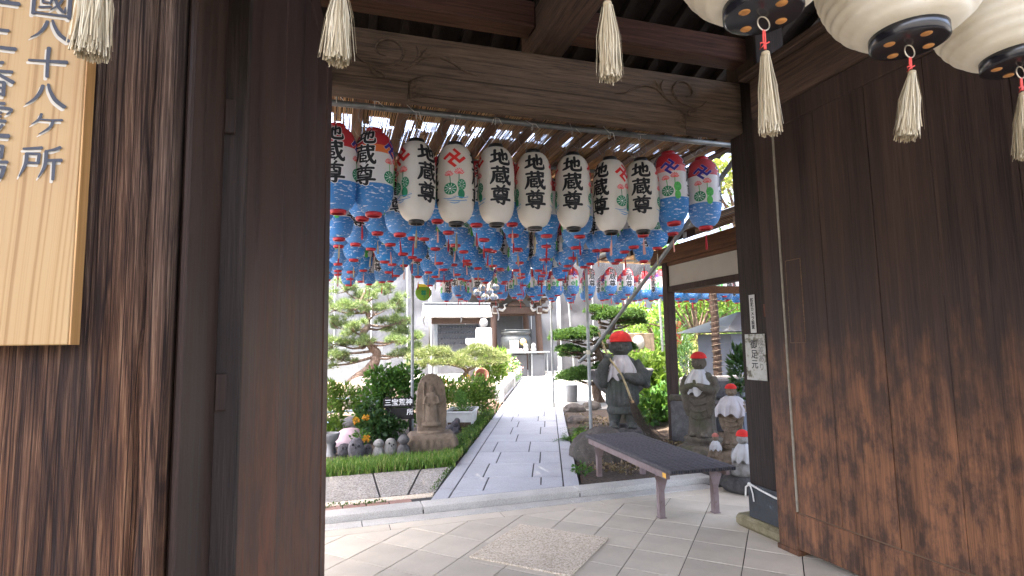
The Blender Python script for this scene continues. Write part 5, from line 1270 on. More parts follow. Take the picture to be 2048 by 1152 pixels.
m = MB(); m.box((.75, 13.35, .0), (.95, 13.7, .584), 0, .01); m.build('leg', 'white_stone', sh, True); m = MB(); m.box((1.75, 13.35, .0), (1.95, 13.7, .584), 0, .01); m.build('leg', 'white_stone', sh, True)

# white stone balustrade along the path
ba = thing('stone_balustrade', 'low white stone balustrade along the left of the sunlit path', 'balustrade', (*pp(14.3, TL - .12), .06))
def balu(s0, s1):
    a, b = pp(s0, TL - .12), pp(s1, TL - .12); L = s1 - s0
    def B(x0, x1, z0, z1, hw, ch=.01):
        m = MB(); m.box((-hw, x0, z0), (hw, x1, z1), 0, ch); m.xf(Matrix.Translation((a[0], a[1], 0)) @ Matrix.Rotation(-PA, 4, 'Z')); return m
    B(-.11, .11, .02, .46, .11).build('post', 'white_stone', ba, True); B(L - .11, L + .11, .02, .56, .11).build('post', 'white_stone', ba, True)
    B(.115, L - .115, .36, .44, .085).build('rail', 'white_stone', ba, True); B(.115, L - .115, .02, .10, .085).build('sill', 'white_stone', ba, True)
    n = int(L / .42)
    for i in range(n):
        y = .3 + i * (L - .6) / max(1, n - 1); m = B(y - .05, y + .05, .102, .358, .045)
        for s_ in (-1, 1): k_ = B(y + s_ * .10 - .03, y + s_ * .10 + .03, .22, .358, .035, .012); m.add(k_.v, k_.f)
        m.build('baluster', 'white_stone', ba, True)
balu(14.3, 19.0); balu(19.25, 23.9)

# ================================================================== STATUES ON THE RIGHT
def cap(T, c, rx, ry, h, mat='cap_red', tilt=0.0):
    m = MB(); prof = [(1.03, -.02), (1.07, .01), (1.07, .09), (1.02, .12)] + [(math.cos(a), .10 + .90 * math.sin(a)) for a in np.linspace(.05, 1.50, 9)] + [(.02, 1.0)]
    m.lathe([(r, z * h) for r, z in prof], 36, 0, fn=lambda th, z, i: 1 + .012 * math.cos(24 * th) + .01 * mnoise.noise((math.cos(th) * 2, math.sin(th) * 2, z * 9)), sy=ry)
    m.v = [(x * rx, y * rx, z) for x, y, z in m.v]; m.xf(Matrix.Translation(c) @ Matrix.Rotation(tilt, 4, 'X')); return m.build('cap', mat, T)
def bib(T, zn, zh, rx, ry, spread, mat, seed, yo=0.0, peak=.0, drape=.0):
    m = MB(); nu, nv = 30, 14; vs = []; fs = []
    for j in range(nv + 1):
        v = j / nv
        for i in range(nu + 1):
            u = i / nu * 2 - 1; a = u * (1.15 + .35 * (1 - v)); k = .42 + (1 + spread - .42) * min(1, v * 1.6) ** .8
            x = rx * k * math.sin(a) * (1 + .10 * v * abs(u)); y = -ry * (.62 + .38 * min(1, v * 2.2)) * math.cos(a * .92) - .012
            z = zn - (zn - zh) * v * (1 + .10 * math.cos(u * 9 + seed) * v + peak * abs(u) - drape * (1 - abs(u))); f = .015 * (math.sin(u * 13 + seed + v * 2) + .5 * math.sin(u * 23 + v * 3))  * (.3 + v) * (rx / .2)
            vs.append((x, y + yo - f - .004, z))
    for j in range(nv):
        for i in range(nu): q = j * (nu + 1) + i; fs.append((q, q + 1, q + nu + 2, q + nu + 1))
    n0 = len(vs); vs += [(x * .97, y + .006, z) for x, y, z in vs]; fs += [tuple(n0 + q for q in reversed(f)) for f in fs]; m.add(vs, fs, 0, True); return m.build('bib', mat, T)
def head(m, c, r, rz_=1.12):
    m.ball(c, (r, r * .98, r * rz_), 22, 16); x, y, z = c
    m.ball((x, y - r * 1.0, z - r * .12), (r * .12, r * .16, r * .17), 10, 8); m.ball((x, y - r * .90, z + r * .16), (r * .62, r * .14, r * .09), 12, 8)
    m.ball((x, y - r * .84, z - r * .50), (r * .26, r * .18, r * .08), 10, 8)
    for s_ in (-1, 1):
        m.ball((x + s_ * r * .98, y + r * .05, z - r * .15), (r * .13, r * .22, r * .42), 10, 8); m.ball((x + s_ * r * .50, y - r * .70, z - r * .28), (r * .30, r * .26, r * .26), 10, 8)
def fist(m, c, r, ax):
    ax = Vector(ax).normalized(); s = ax.orthogonal().normalized(); f = ax.cross(s)
    m.ball(c, (r, r * .9, r), 12, 9)
    for i in range(4):
        p = Vector(c) + ax * (i - 1.5) * r * .52; m.tube([p + s * r * .7 - f * r * .5, p + s * r * 1.02 + f * r * .15, p + s * r * .6 + f * r * .85], [r * .30, r * .30, r * .24], 7)
    m.tube([Vector(c) - s * r * .2 + ax * r * .9, Vector(c) + s * r * .5 + ax * r * 1.15 + f * r * .4], [r * .3, r * .24], 7)
# the child monk with a broom
jz = thing('broom_monk_statue', 'dark stone child monk statue in red cap and white bib holding a broom', 'statue', (4.06, 7.52, .19), R(-27))
m = MB()
for s_ in (-1, 1):
    m.tube([(s_ * .115, .0, .38), (s_ * .12, .0, .24), (s_ * .125, -.005, .13)], [.098, .092, .075], 14); m.ball((s_ * .13, -.06, .115), (.075, .13, .055), 14, 10)
    for k in range(4): m.ball((s_ * .13 + (k - 1.5) * .033, -.178, .10), (.02, .03, .022), 8, 6)
m.lathe([(.05, .27), (.215, .275), (.235, .31), (.225, .36), (.205, .375), (.235, .42), (.245, .52), (.235, .66), (.225, .78), (.235, .92), (.225, 1.0), (.185, 1.07), (.10, 1.12), (.03, 1.14)], 44, 0, sy=.80, fn=lambda th, z, i: 1 + (.035 * math.cos(22 * th) if 4 < i < 9 else 0))
m.tube([(0, 0, 1.05), (0, -.01, 1.18)], .085, 12); head(m, (0, -.02, 1.265), .158, 1.06)
m.tube([(-.19, 0, 1.03), (-.29, -.03, .86), (-.285, -.10, .82)], [.085, .10, .095], 14); m.tube([(-.285, -.08, .80), (-.265, -.17, .96), (-.19, -.215, 1.09)], [.10, .078, .05], 14); m.ball((-.275, -.07, .74), (.085, .10, .10), 14, 10)
m.tube([(.19, 0, 1.03), (.285, -.02, .86), (.27, -.08, .78)], [.088, .10, .10], 14); m.tube([(.28, -.06, .77), (.16, -.19, .80), (.04, -.245, .835)], [.098, .075, .05], 14); m.ball((.335, -.02, .79), (.085, .09, .15), 14, 10); m.ball((.36, -.02, .70), (.06, .08, .07), 12, 8)
fist(m, (-.178, -.225, 1.11), .050, (.35, -.1, -.55)); fist(m, (.0, -.265, .835), .050, (.35, -.1, -.75))
link('body', remesh(m, .0105, 3, 'body', 'statue_stone'), jz)
cap(jz, (0, -.02, 1.325), .163, 1.0, .165); bib(jz, 1.13, .80, .215, .20, .0, 'bib_white', 2, -.02, .10, .0)
m = MB()
for k in range(16):
    a = k * .3927 * 2; m.ball((-.168 + .018 * math.cos(a), -.07 + .018 * math.sin(a), 1.33 + .016 * math.sin(k * 2.1)), .021, 8, 6)
m.build('pompom', 'bib_white', jz).data.materials[0] = M['cloth_pink']
m = MB()
for tt in (0, .9): m.tube([(-.268 + .085 * math.cos(a), -.13 + .075 * math.sin(a), .905 + .02 * tt + .03 * math.sin(a + tt)) for a in np.linspace(0, 6.283, 24)], .008, 6)
m.build('bracelet', 'mossy_stone', jz)
link('base_rock', rock_mesh('base_rock', .36, .25, .13, 31, 'grey_stone', .16, .5), jz, (.02, .02, -.02))
bm_ = thing('bamboo_broom', 'bamboo twig broom held slantwise by the child monk statue', 'broom', (4.06, 7.52, .19), R(-27))
m = MB(); limb(m, [(-.315, -.19, 1.47), (-.178, -.245, 1.11), (.0, -.30, .835), (.13, -.33, .47)], .014, .016, 8, 6); m.build('handle', 'bamboo', bm_)
g = random.Random(4); m = MB()
for i in range(64):
    a, b = g.gauss(0, .012), g.gauss(0, .012); e = (.46 + g.gauss(0, .10), -.33 + g.gauss(0, .07), -.10 + abs(g.gauss(0, .07)))
    limb(m, [(.108 + a, -.32 + b, .50 + g.uniform(-.03, .05)), (.20 + a * 2 + g.gauss(0, .022), -.34 + b * 2, .26 + g.gauss(0, .02)), (.30 + a + g.gauss(0, .035), -.34 + b * 2, .10 + g.gauss(0, .03)), e], .0034, .0016, 4, 3)
o = m.build('twigs', 'broom_twig', bm_); o['kind'] = 'stuff'
m = MB(); m.tube([(.122, -.328, .49), (.135, -.331, .455)], .026, 10); m.build('binding', 'reed', bm_)
rock('broad mossy boulder under the bench end', (3.28, 6.70, .08), (.38, .40, .34), 41, 'rock', .4, .18)
rock('low rock carrying the child monk statue', (4.05, 7.5, .02), (.55, .42, .13), 43, 'rock', .2, .15)
# standing statues of the row by the gate
def standing(name, label, loc, H, rz_, mat, bz, lotus_=True):
    T = thing(name, label, 'statue', loc, R(rz_)); m = MB(); h = H
    m.lathe([(.02, .0), (.185, .0), (.180, .03), (.165, .10), (.158, .30), (.165, .48), (.178, .62), (.172, .70), (.13, .765), (.06, .79), (.02, .80)], 40, 0, sy=.80, fn=lambda th, z, i: 1 + (.022 * math.cos(14 * th) if z < .62 else 0))
    for s_ in (-1, 1):
        m.tube([(s_ * .15, 0, .715), (s_ * .185, -.03, .585), (s_ * .17, -.085, .56)], [.062, .068, .066], 12); m.tube([(s_ * .172, -.07, .555), (s_ * .09, -.15, .60), (s_ * .022, -.175, .635)], [.066, .048, .026], 12)
        m.tube([(s_ * .165, -.07, .55), (s_ * .15, -.085, .36), (s_ * .135, -.08, .24)], [.062, .050, .022], 10, flat=.7); m.ball((s_ * .07, -.13, .03), (.042, .075, .03), 10, 8)
        for k in range(4): m.tube([(s_ * .010, -.165 - .009 * k, .605), (s_ * .008, -.172 - .009 * k, .70 - .008 * abs(k - 1.5))], [.010, .007], 6)
        m.tube([(s_ * .016, -.155, .61), (s_ * .012, -.15, .665)], [.010, .008], 6)
    for q in range(4):
        z0 = .52 - q * .085; m.tube([(.11 * math.sin(a), -.118 - .018 * math.cos(a), z0 - .045 * math.cos(a)) for a in np.linspace(-1.3, 1.3, 11)], .009, 6)
    m.tube([(0, 0, .74), (0, -.008, .85)], .052, 12); head(m, (0, -.012, .895), .088, 1.14)
    m.v = [(x * h, y * h, z * h) for x, y, z in m.v]; link('body', remesh(m, .0085 * h, 3, 'body', mat), T)
    m = MB(); m.lathe([(.0, -.16), (.23, -.16), (.24, -.12), (.20, -.08), (.215, -.05), (.225, -.02), (.20, .004), (.0, .004)], 28, 0, sy=.85, fn=lambda th, z, i: 1 + .05 * abs(math.cos(7 * th)) * (1 if z > -.07 else 0)); m.v = [(x * h, y * h, z * h) for x, y, z in m.v]; m.build('lotus_base', mat, T)
    return T
s1 = standing('standing_statue', 'tall weathered stone monk statue with small white bib, beside the shelter post', (4.47, 6.20, .30), 1.04, -58, 'mossy_stone', .2)
cap(s1, (0, -.012, .985), .098, 1.0, .085); bib(s1, .845, .60, .165, .165, .0, 'bib_pale', 5, 0, .10, -.30)
s2 = standing('standing_statue', 'smaller stone monk statue wrapped in a large white cloth, near the gate post', (4.30, 5.40, .34), .66, -58, 'buff_stone', .2)
cap(s2, (0, -.008, .622), .062, 1.0, .055); bib(s2, .535, .34, .150, .145, .1, 'bib_white', 1, 0, .15, .02)
m = MB(); m.lathe([(.152, .36), (.145, .45), (.118, .505), (.07, .535), (.055, .54)], 30, 0, sy=.86, fn=lambda th, z, i: 1 + .035 * math.cos(9 * th + i)); m.build('shawl', 'bib_white', s2)
def tiny(label, loc, H, rz_, mat, capm, bibm):
    T = thing('seated_figurine', label, 'figurine', loc, R(rz_)); m = MB()
    m.lathe([(.05, 0), (.24, .0), (.265, .10), (.25, .26), (.20, .42), (.185, .55), (.13, .64), (.05, .68)], 26, 0, sy=.85, fn=lambda th, z, i: 1 + .03 * math.cos(5 * th + i))
    for s_ in (-1, 1): m.tube([(s_ * .17, 0, .56), (s_ * .21, -.08, .42), (s_ * .05, -.20, .40)], [.065, .065, .04], 10); m.ball((s_ * .16, -.14, .08), (.11, .12, .08), 12, 8)
    head(m, (0, -.02, .80), .125, 1.1); m.v = [(x * H, y * H, z * H) for x, y, z in m.v]; link('body', remesh(m, .016 * H, 3, 'body', mat), T)
    cap(T, (0, -.02 * H, .86 * H), .135 * H, 1.0, .14 * H, capm); bib(T, .70 * H, .34 * H, .21 * H, .225 * H, .15, bibm, 3, 0, .1)
    m = MB(); m.lathe([(.245, .36), (.225, .50), (.17, .60), (.10, .66)], 26, 0, sy=.92, fn=lambda th, z, i: 1 + .04 * math.cos(8 * th + i)); m.v = [(x * H, y * H, z * H) for x, y, z in m.v]; m.build('shawl', bibm, T); return T
tiny('tiny figurine in a faded cap and white wrap behind the bench end', (4.10, 5.46, .20), .27, -40, 'buff_stone', 'cap_faded', 'bib_pale')
tiny('small seated figurine with bright red cap half hidden by the gate post', (3.93, 4.80, .155), .455, -45, 'pale_stone', 'cap_red', 'bib_pale')
rock('long flat edging stone in front of the statues', (4.02, 5.35, .05), (.16, .85, .11), 51, 'grey_stone', .08, .12, .7)
rock('flat plinth stone below the smaller standing statue', (4.32, 5.42, .16), (.26, .30, .14), 52, 'buff_stone', .3, .1, .7)
rock('squared plinth stone below the tall standing statue', (4.50, 6.22, .10), (.34, .36, .12), 53, 'mossy_stone', .5, .1, .8)
rock('rounded plinth stone under the red capped seated figurine', (3.96, 4.82, .07), (.22, .24, .10), 54, 'grey_stone', .2, .1, .6)
T = thing('stone_slab', 'upright grey slab leaning beside the tall standing statue', 'slab', (4.76, 7.02, .1), R(-40)); m = MB()
m.prism([(-.17, -.05), (.17, -.05), (.15, .05), (-.15, .05)], 0, .56, 0, .02); m.build('slab', 'grey_stone', T); m = MB(); m.box((-.19, -.07, .562), (.19, .06, .64), 0, .015); m.build('cap_stone', 'mossy_stone', T)
# water basin behind the child monk
T = thing('stone_basin', 'large mossy stone water basin on a pillar behind the broom statue', 'basin', (4.72, 8.75, .05)); m = MB()
m.lathe([(.05, .50), (.22, .52), (.40, .66), (.53, .84), (.60, .97), (.585, 1.0), (.50, .99), (.44, .93), (.05, .90)], 36, 0, sy=.72, fn=lambda th, z, i: 1 + .05 * mnoise.noise((math.cos(th) * 2, math.sin(th) * 2, z * 2)))
link('bowl', remesh(m, .018, 3, 'bowl', 'grey_stone'), T); m = MB(); m.lathe([(.02, -.05), (.20, -.05), (.17, .2), (.18, .53), (.02, .53)], 24); link('pillar', remesh(m, .02, 2, 'pillar', 'mossy_stone'), T)
# bench
be = thing('slatted_bench', 'low bench with dark hollow slats and rusty pink metal legs', 'bench', (3.0, 5.05, 0), R(-4.4))
sl = MB(); sl.box((-.027, -.985, .418), (.027, .985, .452), 0, .006); sl_me = sl.mesh('slat', 'bench_slat'); hl = MB()
hl.box((-.017, -.9885, .424), (-.003, -.986, .446), 0, .0008); hl.box((.003, -.9885, .424), (.017, -.986, .446), 0, .0008); hl_me = hl.mesh('end_hole_shade', 'slat_hole_shade')  # dark plates paint in the shade inside the hollow slat ends
for i in range(10):
    s_ = link('slat', sl_me, be, (-.275 + i * .0612, random.uniform(-.004, .004), 0)); link('end_hole_shade', hl_me, s_)
m = MB()
for x in (-.28, .28): m.box((x - .018, -.90, .362), (x + .018, .90, .4165), 0, .003)
for y in (-.72, .72): m.box((-.262, y - .018, .364), (.262, y + .018, .415), 0, .003)
m.build('frame', 'bench_frame', be)
for x in (-.26, .26):
    for y in (-.71, .70):
        m = MB(); s_ = 1 if x < 0 else -1; z0 = 0.0
        m.box((x - .022, y - .022, z0), (x - .016, y + .03, .36), 0, .001); m.box((x - .015, y - .022, z0), (x + .03, y - .016, .36), 0, .001); m.box((x - .03, y - .03, z0), (x + .038, y + .036, z0 + .006), 0, .001)
        m.prism([(x - .025, y - .026), (x + .035, y - .026), (x + .035, y - .0225), (x - .025, y - .0225)], .25, .36)
        vs = [(x - .022, y - .0225, .24), (x + .03, y - .0225, .24), (x + .07, y - .0225, .358), (x - .06, y - .0225, .358)]; vs += [(a, b - .005, c) for a, b, c in vs]
        m.add(vs, [(0, 1, 2, 3), (7, 6, 5, 4), (0, 4, 5, 1), (1, 5, 6, 2), (2, 6, 7, 3), (3, 7, 4, 0)]); m.build('leg', 'bench_frame', be)
m = MB(); m.box((-.300, -.90, .372), (-.2985, -.84, .41)); m.build('tape', 'orange_tape', be)
# plants of the right bed
def frond_clump(name, label, loc, n, L, mat, seed, w=.02):
    T = thing(name, label, 'plant', loc); gg = np.random.default_rng(seed); P = []; 
    m = MB(); V = []; F = []; o_ = 0
    for i in range(n):
        a = gg.uniform(0, 6.283); e = gg.uniform(.3, 1.2); l = L * gg.uniform(.6, 1.1)
        for k in range(10):
            u = (k + 1) / 10; x = math.cos(a) * math.cos(e) * l * u; y = math.sin(a) * math.cos(e) * l * u; z = math.sin(e) * l * u - .5 * l * u * u
            for s_ in (-1, 1):
                q = w * (1.3 - u) * 2.2; dx, dy = -math.sin(a) * s_ * q, math.cos(a) * s_ * q; V += [(x, y, z), (x + dx * .6 + math.cos(a) * w * .5, y + dy * .6 + math.sin(a) * w * .5, z + .006), (x + dx, y + dy, z - .004), (x + dx * .6 - math.cos(a) * w * .3, y + dy * .6 - math.sin(a) * w * .3, z + .004)]; F.append((o_, o_ + 1, o_ + 2, o_ + 3)); o_ += 4
    link('foliage', npmesh('foliage', np.array(V), np.array(F), mat), T); return T
frond_clump('fern', 'fern clump at the right path edge before the pole', (3.36, 7.9, .05), 26, .34, 'shrub_leaf', 81)
frond_clump('fern', 'pale fern behind the mossy boulder by the pole', (3.75, 8.4, .05), 30, .42, 'moss_leaf', 82)
plant('creeper', 'small weedy creeper on the soil by the far bench leg', 'plant', (2.66, 5.95, .03), [(0, 0, .05, .09, .14, .06, 130)], .04, .025, 'shrub_leaf', 83)
plant('creeper', 'leafy sprig at the right path edge beside dark rocks', 'plant', (3.30, 7.35, .03), [(0, 0, .12, .12, .2, .12, 240)], .05, .03, 'bright_leaf', 84)
rock('dark rock beside the fern at the path edge', (3.46, 7.45, .08), (.18, .16, .14), 61, 'dark_rock')
rock('second dark rock below the fern nearer the bench', (3.36, 7.0, .06), (.16, .15, .12), 62, 'dark_rock', .8)
rock('low brown rock left of the basin pillar', (4.35, 9.8, .04), (.2, .16, .12), 63, 'rock')
rock('flat rock edging further along the right bed', (5.0, 11.4, .06), (.24, .2, .14), 64, 'rock')
rock('brown rock beside the grey bucket', (5.5, 11.6, .06), (.22, .2, .15), 65, 'rock', .6)
o = link('leaf_litter', leaf_mesh('leaf_litter', [(4.3, 6.8, .055, .9, .9, .012, 420), (3.25, 6.1, .05, .4, .4, .01, 200), (4.35, 8.6, .06, .6, .8, .012, 300), (4.7, 9.9, .06, .4, 1.0, .012, 200)], .05, .03, 'litter', 85, out=.2, up=0)); tag(o, 'dry fallen leaves and twigs on the right bed soil', 'leaf litter', kind='stuff')
plant('broadleaf_bush', 'large leaved sunlit bush between the basin and the shelter post', 'shrub', (5.85, 9.5, .05), [(0, 0, .45, .36, .4, .42, 520), (.25, .2, .82, .34, .36, .34, 420), (-.18, .1, .95, .2, .25, .2, 160), (.1, -.3, .22, .32, .3, .22, 300), (.5, .3, .4, .3, .3, .4, 260)], .15, .085, 'bright_leaf', 86)
plant('broadleaf_bush', 'darker leaved bush low behind the sitting statues', 'shrub', (5.35, 8.9, .05), [(0, 0, .25, .3, .3, .25, 260), (.35, -.1, .45, .3, .3, .3, 260)], .13, .075, 'shrub_leaf', 87)
# cloud-pruned juniper
ju = thing('cloud_pruned_juniper', 'cloud pruned juniper in flat dark pads right of the path', 'tree', (6.25, 12.7, .05)); m = MB()
limb(m, [(6.25, 12.7, -.02), (6.15, 12.7, .5), (6.4, 12.65, .95), (6.2, 12.7, 1.4), (6.6, 12.7, 1.8), (6.75, 12.7, 2.2)], .13, .05, 10, 6, .05); tr_ = m
jp = [(5.45, 12.6, 1.62, 0.525, 0.473, 0.234, 1054), (5.95, 12.8, 1.7, 0.357, 0.42, 0.208, 646), (5.35, 12.5, 1.34, 0.294, 0.315, 0.13, 340), (5.7, 12.9, 1.22, 0.42, 0.42, 0.156, 510), (5.55, 12.3, 0.66, 0.525, 0.473, 0.286, 1054), (6.05, 12.5, 0.7, 0.378, 0.42, 0.208, 646), (6.85, 12.7, 2.12, 0.693, 0.525, 0.26, 1462), (7.25, 12.9, 2.0, 0.42, 0.42, 0.208, 612), (6.35, 12.9, 2.3, 0.357, 0.367, 0.156, 442), (6.45, 12.4, 1.52, 0.315, 0.315, 0.156, 374), (6.9, 12.8, 1.35, 0.42, 0.367, 0.182, 510), (6.5, 12.5, 0.9, 0.42, 0.367, 0.182, 442)]
for p in jp:
    limb(m, [(6.3, 12.7, min(p[2] - .10, 2.0)), ((6.3 + p[0]) / 2, (12.7 + p[1]) / 2, p[2] - .16), (p[0], p[1], p[2] - .06)], .045, .014, 6, 5, .03)
    for q in range(9): a = random.uniform(0, 6.28); limb(m, [(p[0] - (p[0] - 6.3) * .4, p[1], p[2] - .1), (p[0] + math.cos(a) * p[3] * .75, p[1] + math.sin(a) * p[4] * .75, p[2] - .02)], .014, .005, 4, 3)
m.build('trunk', 'bark', ju, True)
P_, D_ = pad_points(jp, 25, -.12); link('crown', needle_mesh('crown', P_ - np.array(ju.location), D_, 16, .075, .022, 'juniper_leaf', 26, .8), ju)
T = thing('grey_bucket', 'grey enamel bucket below the lowest juniper pad', 'bucket', (5.66, 13.1, .05)); m = MB(); m.lathe([(.0, 0), (.135, 0), (.165, .40), (.172, .40), (.172, .42), (.15, .42), (.12, .04), (.0, .04)], 26); m.build('body', 'pot_grey', T)

# ================================================================== SHELTER ON THE RIGHT
sh = thing('side_shelter', 'open wooden shelter with white plaster band and white tipped rafters at right', 'shelter', (4.9, 7.4, .05))
m = MB(); m.box((4.79, 7.34, .0), (4.92, 7.47, 2.70), 0, .006); m.build('post', 'shelter_dark_wood', sh, True)
m = MB(); m.box((4.79, 3.95, .0), (4.92, 4.08, 2.70), 0, .006); m.build('post', 'shelter_dark_wood', sh, True)
m = MB(); m.box((6.85, 7.34, .0), (6.98, 7.47, 2.9), 0, .006); m.build('post', 'shelter_dark_wood', sh, True)
m = MB(); m.box((4.80, 4.085, 2.25), (4.91, 7.335, 2.335), 0, .004); m.build('rail', 'shelter_dark_wood', sh, True)
m = MB(); m.box((4.83, 4.085, 2.338), (4.88, 7.335, 2.645), 0, .002); m.build('plaster_band', 'plaster', sh, True)
m = MB(); m.box((4.77, 3.8, 2.704), (4.94, 7.75, 2.93), 0, .006); m.build('wall_plate', 'shelter_wood', sh, True)
m = MB(); m.box((4.80, 4.085, 2.648), (4.91, 7.335, 2.70), 0, .003); m.build('rail', 'shelter_wood', sh, True)
m = MB(); m.box((4.925, 7.35, 2.25), (6.845, 7.46, 2.36), 0, .004); m.build('rail', 'shelter_wood', sh, True)
for i in range(9):
    y = 4.0 + i * .46; m = MB(); x0, z0, x1, z1 = 4.10, 2.80, 6.2, 3.55
    vs = [(x, y + a, z + h) for x, z in ((x0, z0), (x1, z1)) for a, h in ((-.035, -.04), (.035, -.04), (.035, .045), (-.035, .045))]
    m.add(vs, [(0, 3, 2, 1), (4, 5, 6, 7), (0, 1, 5, 4), (1, 2, 6, 5), (2, 3, 7, 6), (3, 0, 4, 7)]); r_ = m.build('rafter', 'shelter_dark_wood', sh, True)
    m = MB(); m.box((x0 - .006, y - .036, z0 - .042), (x0 - .001, y + .036, z0 + .046)); m.build('painted_end', 'white_paint', r_, True)
m = MB(); vs = [(x, y, z) for h in (.048, .07) for y in (3.7, 7.95) for x, z in ((4.0, 2.764 + h), (6.3, 3.586 + h))]; m.add(vs, [(0, 2, 3, 1), (4, 5, 7, 6), (0, 1, 5, 4), (2, 6, 7, 3), (0, 4, 6, 2), (1, 3, 7, 5)]); m.build('roof_boards', 'shelter_wood', sh, True)
m = MB(); vs = [(x, y, z) for h in (.075, .15) for y in (3.6, 8.05) for x, z in ((3.94, 2.742 + h), (6.4, 3.622 + h))]; m.add(vs, [(0, 2, 3, 1), (4, 5, 7, 6), (0, 1, 5, 4), (2, 6, 7, 3), (0, 4, 6, 2), (1, 3, 7, 5)]); m.build('roof', 'steel_grey', sh, True)
m = MB(); vs = [(x, y, z) for h in (.075, .15) for y in (3.6, 8.05) for x, z in ((6.42, 3.622 + h), (9.2, 2.75 + h))]; m.add(vs, [(0, 2, 3, 1), (4, 5, 7, 6), (0, 1, 5, 4), (2, 6, 7, 3), (0, 4, 6, 2), (1, 3, 7, 5)]); m.build('roof', 'steel_grey', sh, True)
# hand-washing trough and things under the shelter
T = thing('stone_trough', 'grey stone washing trough under the shelter behind the statues', 'trough', (6.6, 8.2, .05)); m = MB(); m.box((5.75, 7.75, .58), (7.6, 8.6, .88), 0, .03); m.build('basin', 'grey_stone', T, True); m = MB(); m.box((5.9, 7.9, .0), (7.4, 8.4, .578), 0, .02); m.build('plinth', 'dark_rock', T, True)
T = thing('wooden_counter', 'low dark wooden counter behind the standing statues', 'counter', (5.9, 6.9, .05)); m = MB(); m.box((5.1, 6.55, .55), (6.9, 7.15, .62), 0, .006); m.build('top', 'shelter_dark_wood', T, True)
for i in range(6):
    m = MB(); m.box((5.15 + i * .29, 6.60, .02), (5.15 + i * .29 + .28, 6.63, .548), 0, .004); m.build('panel', 'hut_blue_grey', T, True)
T = thing('flower_vase', 'metal cup of dark evergreen leaves on the counter near the gate post', 'vase', (5.55, 6.75, .625)); m = MB(); m.lathe([(.0, 0), (.055, 0), (.06, .14), (.052, .14), (.048, .02), (0, .02)], 18); m.build('cup', 'steel_grey', T); link('foliage', leaf_mesh('foliage', [(0, 0, .42, .12, .12, .34, 200)], .15, .05, 'dark_leaf', 91, out=.8, up=.5), T)
T = thing('roped_trunk', 'thin tree trunk wrapped in rope under the shelter edge', 'tree trunk', (6.82, 8.9, .05)); m = MB(); limb(m, [(6.86, 8.9, 0), (6.82, 8.9, 1.2), (6.80, 8.9, 2.9)], .085, .07, 12, 8, .02)
m.build('trunk', 'shelter_dark_wood', T, True); m = MB(); m.tube([(6.84 - .02 * z + .088 * math.cos(z * 60), 8.9 + .088 * math.sin(z * 60), z) for z in np.arange(.9, 2.6, .008)], .006, 5); m.build('rope', 'broom_twig', T, True)
T = thing('grey_hut', 'small blue grey hut with sloping roof behind the shelter', 'hut', (8.9, 10.8, .05)); m = MB(); m.box((8.35, 10.4, .0), (9.9, 11.6, 1.66), 0, .01); m.build('wall', 'hut_blue_grey', T, True)
m = MB(); vs = [(8.0, 10.1, 1.70), (10.2, 10.1, 1.70), (10.2, 12.0, 1.70), (8.0, 12.0, 1.70), (9.1, 11.0, 2.18)]; m.add(vs, [(3, 2, 1, 0), (0, 1, 4), (1, 2, 4), (2, 3, 4), (3, 0, 4)]); m.build('roof', 'hut_roof', T, True)
def tree(name, label, loc, blobs, L, W, mat, seed, trunk=.09):
    T = thing(name, label, 'tree', loc); link('crown', leaf_mesh('crown', blobs, L, W, mat, seed, shell=.3), T); m = MB()
    zc = sum(b[2] for b in blobs) / len(blobs); limb(m, [(0, 0, -.05), (.08, 0, zc * .4), (0, 0, zc * .8)], trunk, trunk * .6, 8, 4, .04)
    for b in blobs: limb(m, [(0, 0, zc * .55), (b[0] * .5, b[1] * .5, (zc * .6 + b[2]) / 2), (b[0], b[1], b[2])], trunk * .5, trunk * .15, 6, 4, .04)
    m.build('trunk', 'bark', T); return T
def blobs_in(x0, x1, y0, y1, z0, z1, n, r, k, seed):
    g = random.Random(seed); return [(g.uniform(x0, x1), g.uniform(y0, y1), g.uniform(z0, z1), r * g.uniform(.7, 1.3), r * g.uniform(.7, 1.3), r * g.uniform(.5, .9), k) for _ in range(n)]
tree('garden_tree', 'sunlit broadleaf tree seen below the shelter rail', (10.2, 14.2, .05), blobs_in(-1.7, 1.7, -.8, .8, 1.6, 3.5, 22, .42, 190, 3), .15, .065, 'bright_leaf', 101)
tree('garden_tree', 'deeper green tree behind the hut', (12.6, 16.0, .05), blobs_in(-2, 2, -1, 1, 1.5, 4.6, 24, .6, 190, 5), .18, .08, 'shrub_leaf', 102, .12)
tree('garden_tree', 'yellowish green tree showing through the upright reed blind', (8.3, 9.3, .05), blobs_in(-1.0, 1.2, -.6, .6, 3.4, 5.2, 16, .5, 200, 6), .15, .07, 'yellow_leaf', 103, .12)
tree('garden_tree', 'tall dense green tree far behind the hut roof', (16.5, 20.0, .05), blobs_in(-3, 3, -1, 1, 1.2, 6.0, 30, .9, 170, 8), .26, .12, 'shrub_leaf', 112, .16)
tree('garden_tree', 'light green tree filling the gap right of the juniper', (11.4, 17.8, .05), blobs_in(-1.8, 1.8, -.8, .8, .6, 3.4, 22, .6, 170, 9), .20, .09, 'bright_leaf', 113, .12)
plant('pampas_clump', 'pale yellow ornamental grass behind the tall statue', 'grass', (9.4, 12.7, .05), [(0, 0, .7, .5, .4, .8, 1200), (.5, .3, .8, .4, .4, .75, 700)], .30, .016, 'dry_grass', 104, up=1.3, out=.3)
plant('willowy_shrub', 'fine leaved green shrub left of the pale grass', 'shrub', (8.55, 12.4, .05), [(0, 0, .75, .36, .36, .75, 900), (.1, .6, 1.5, .4, .4, .5, 500)], .14, .025, 'dark_leaf', 105, up=.6)
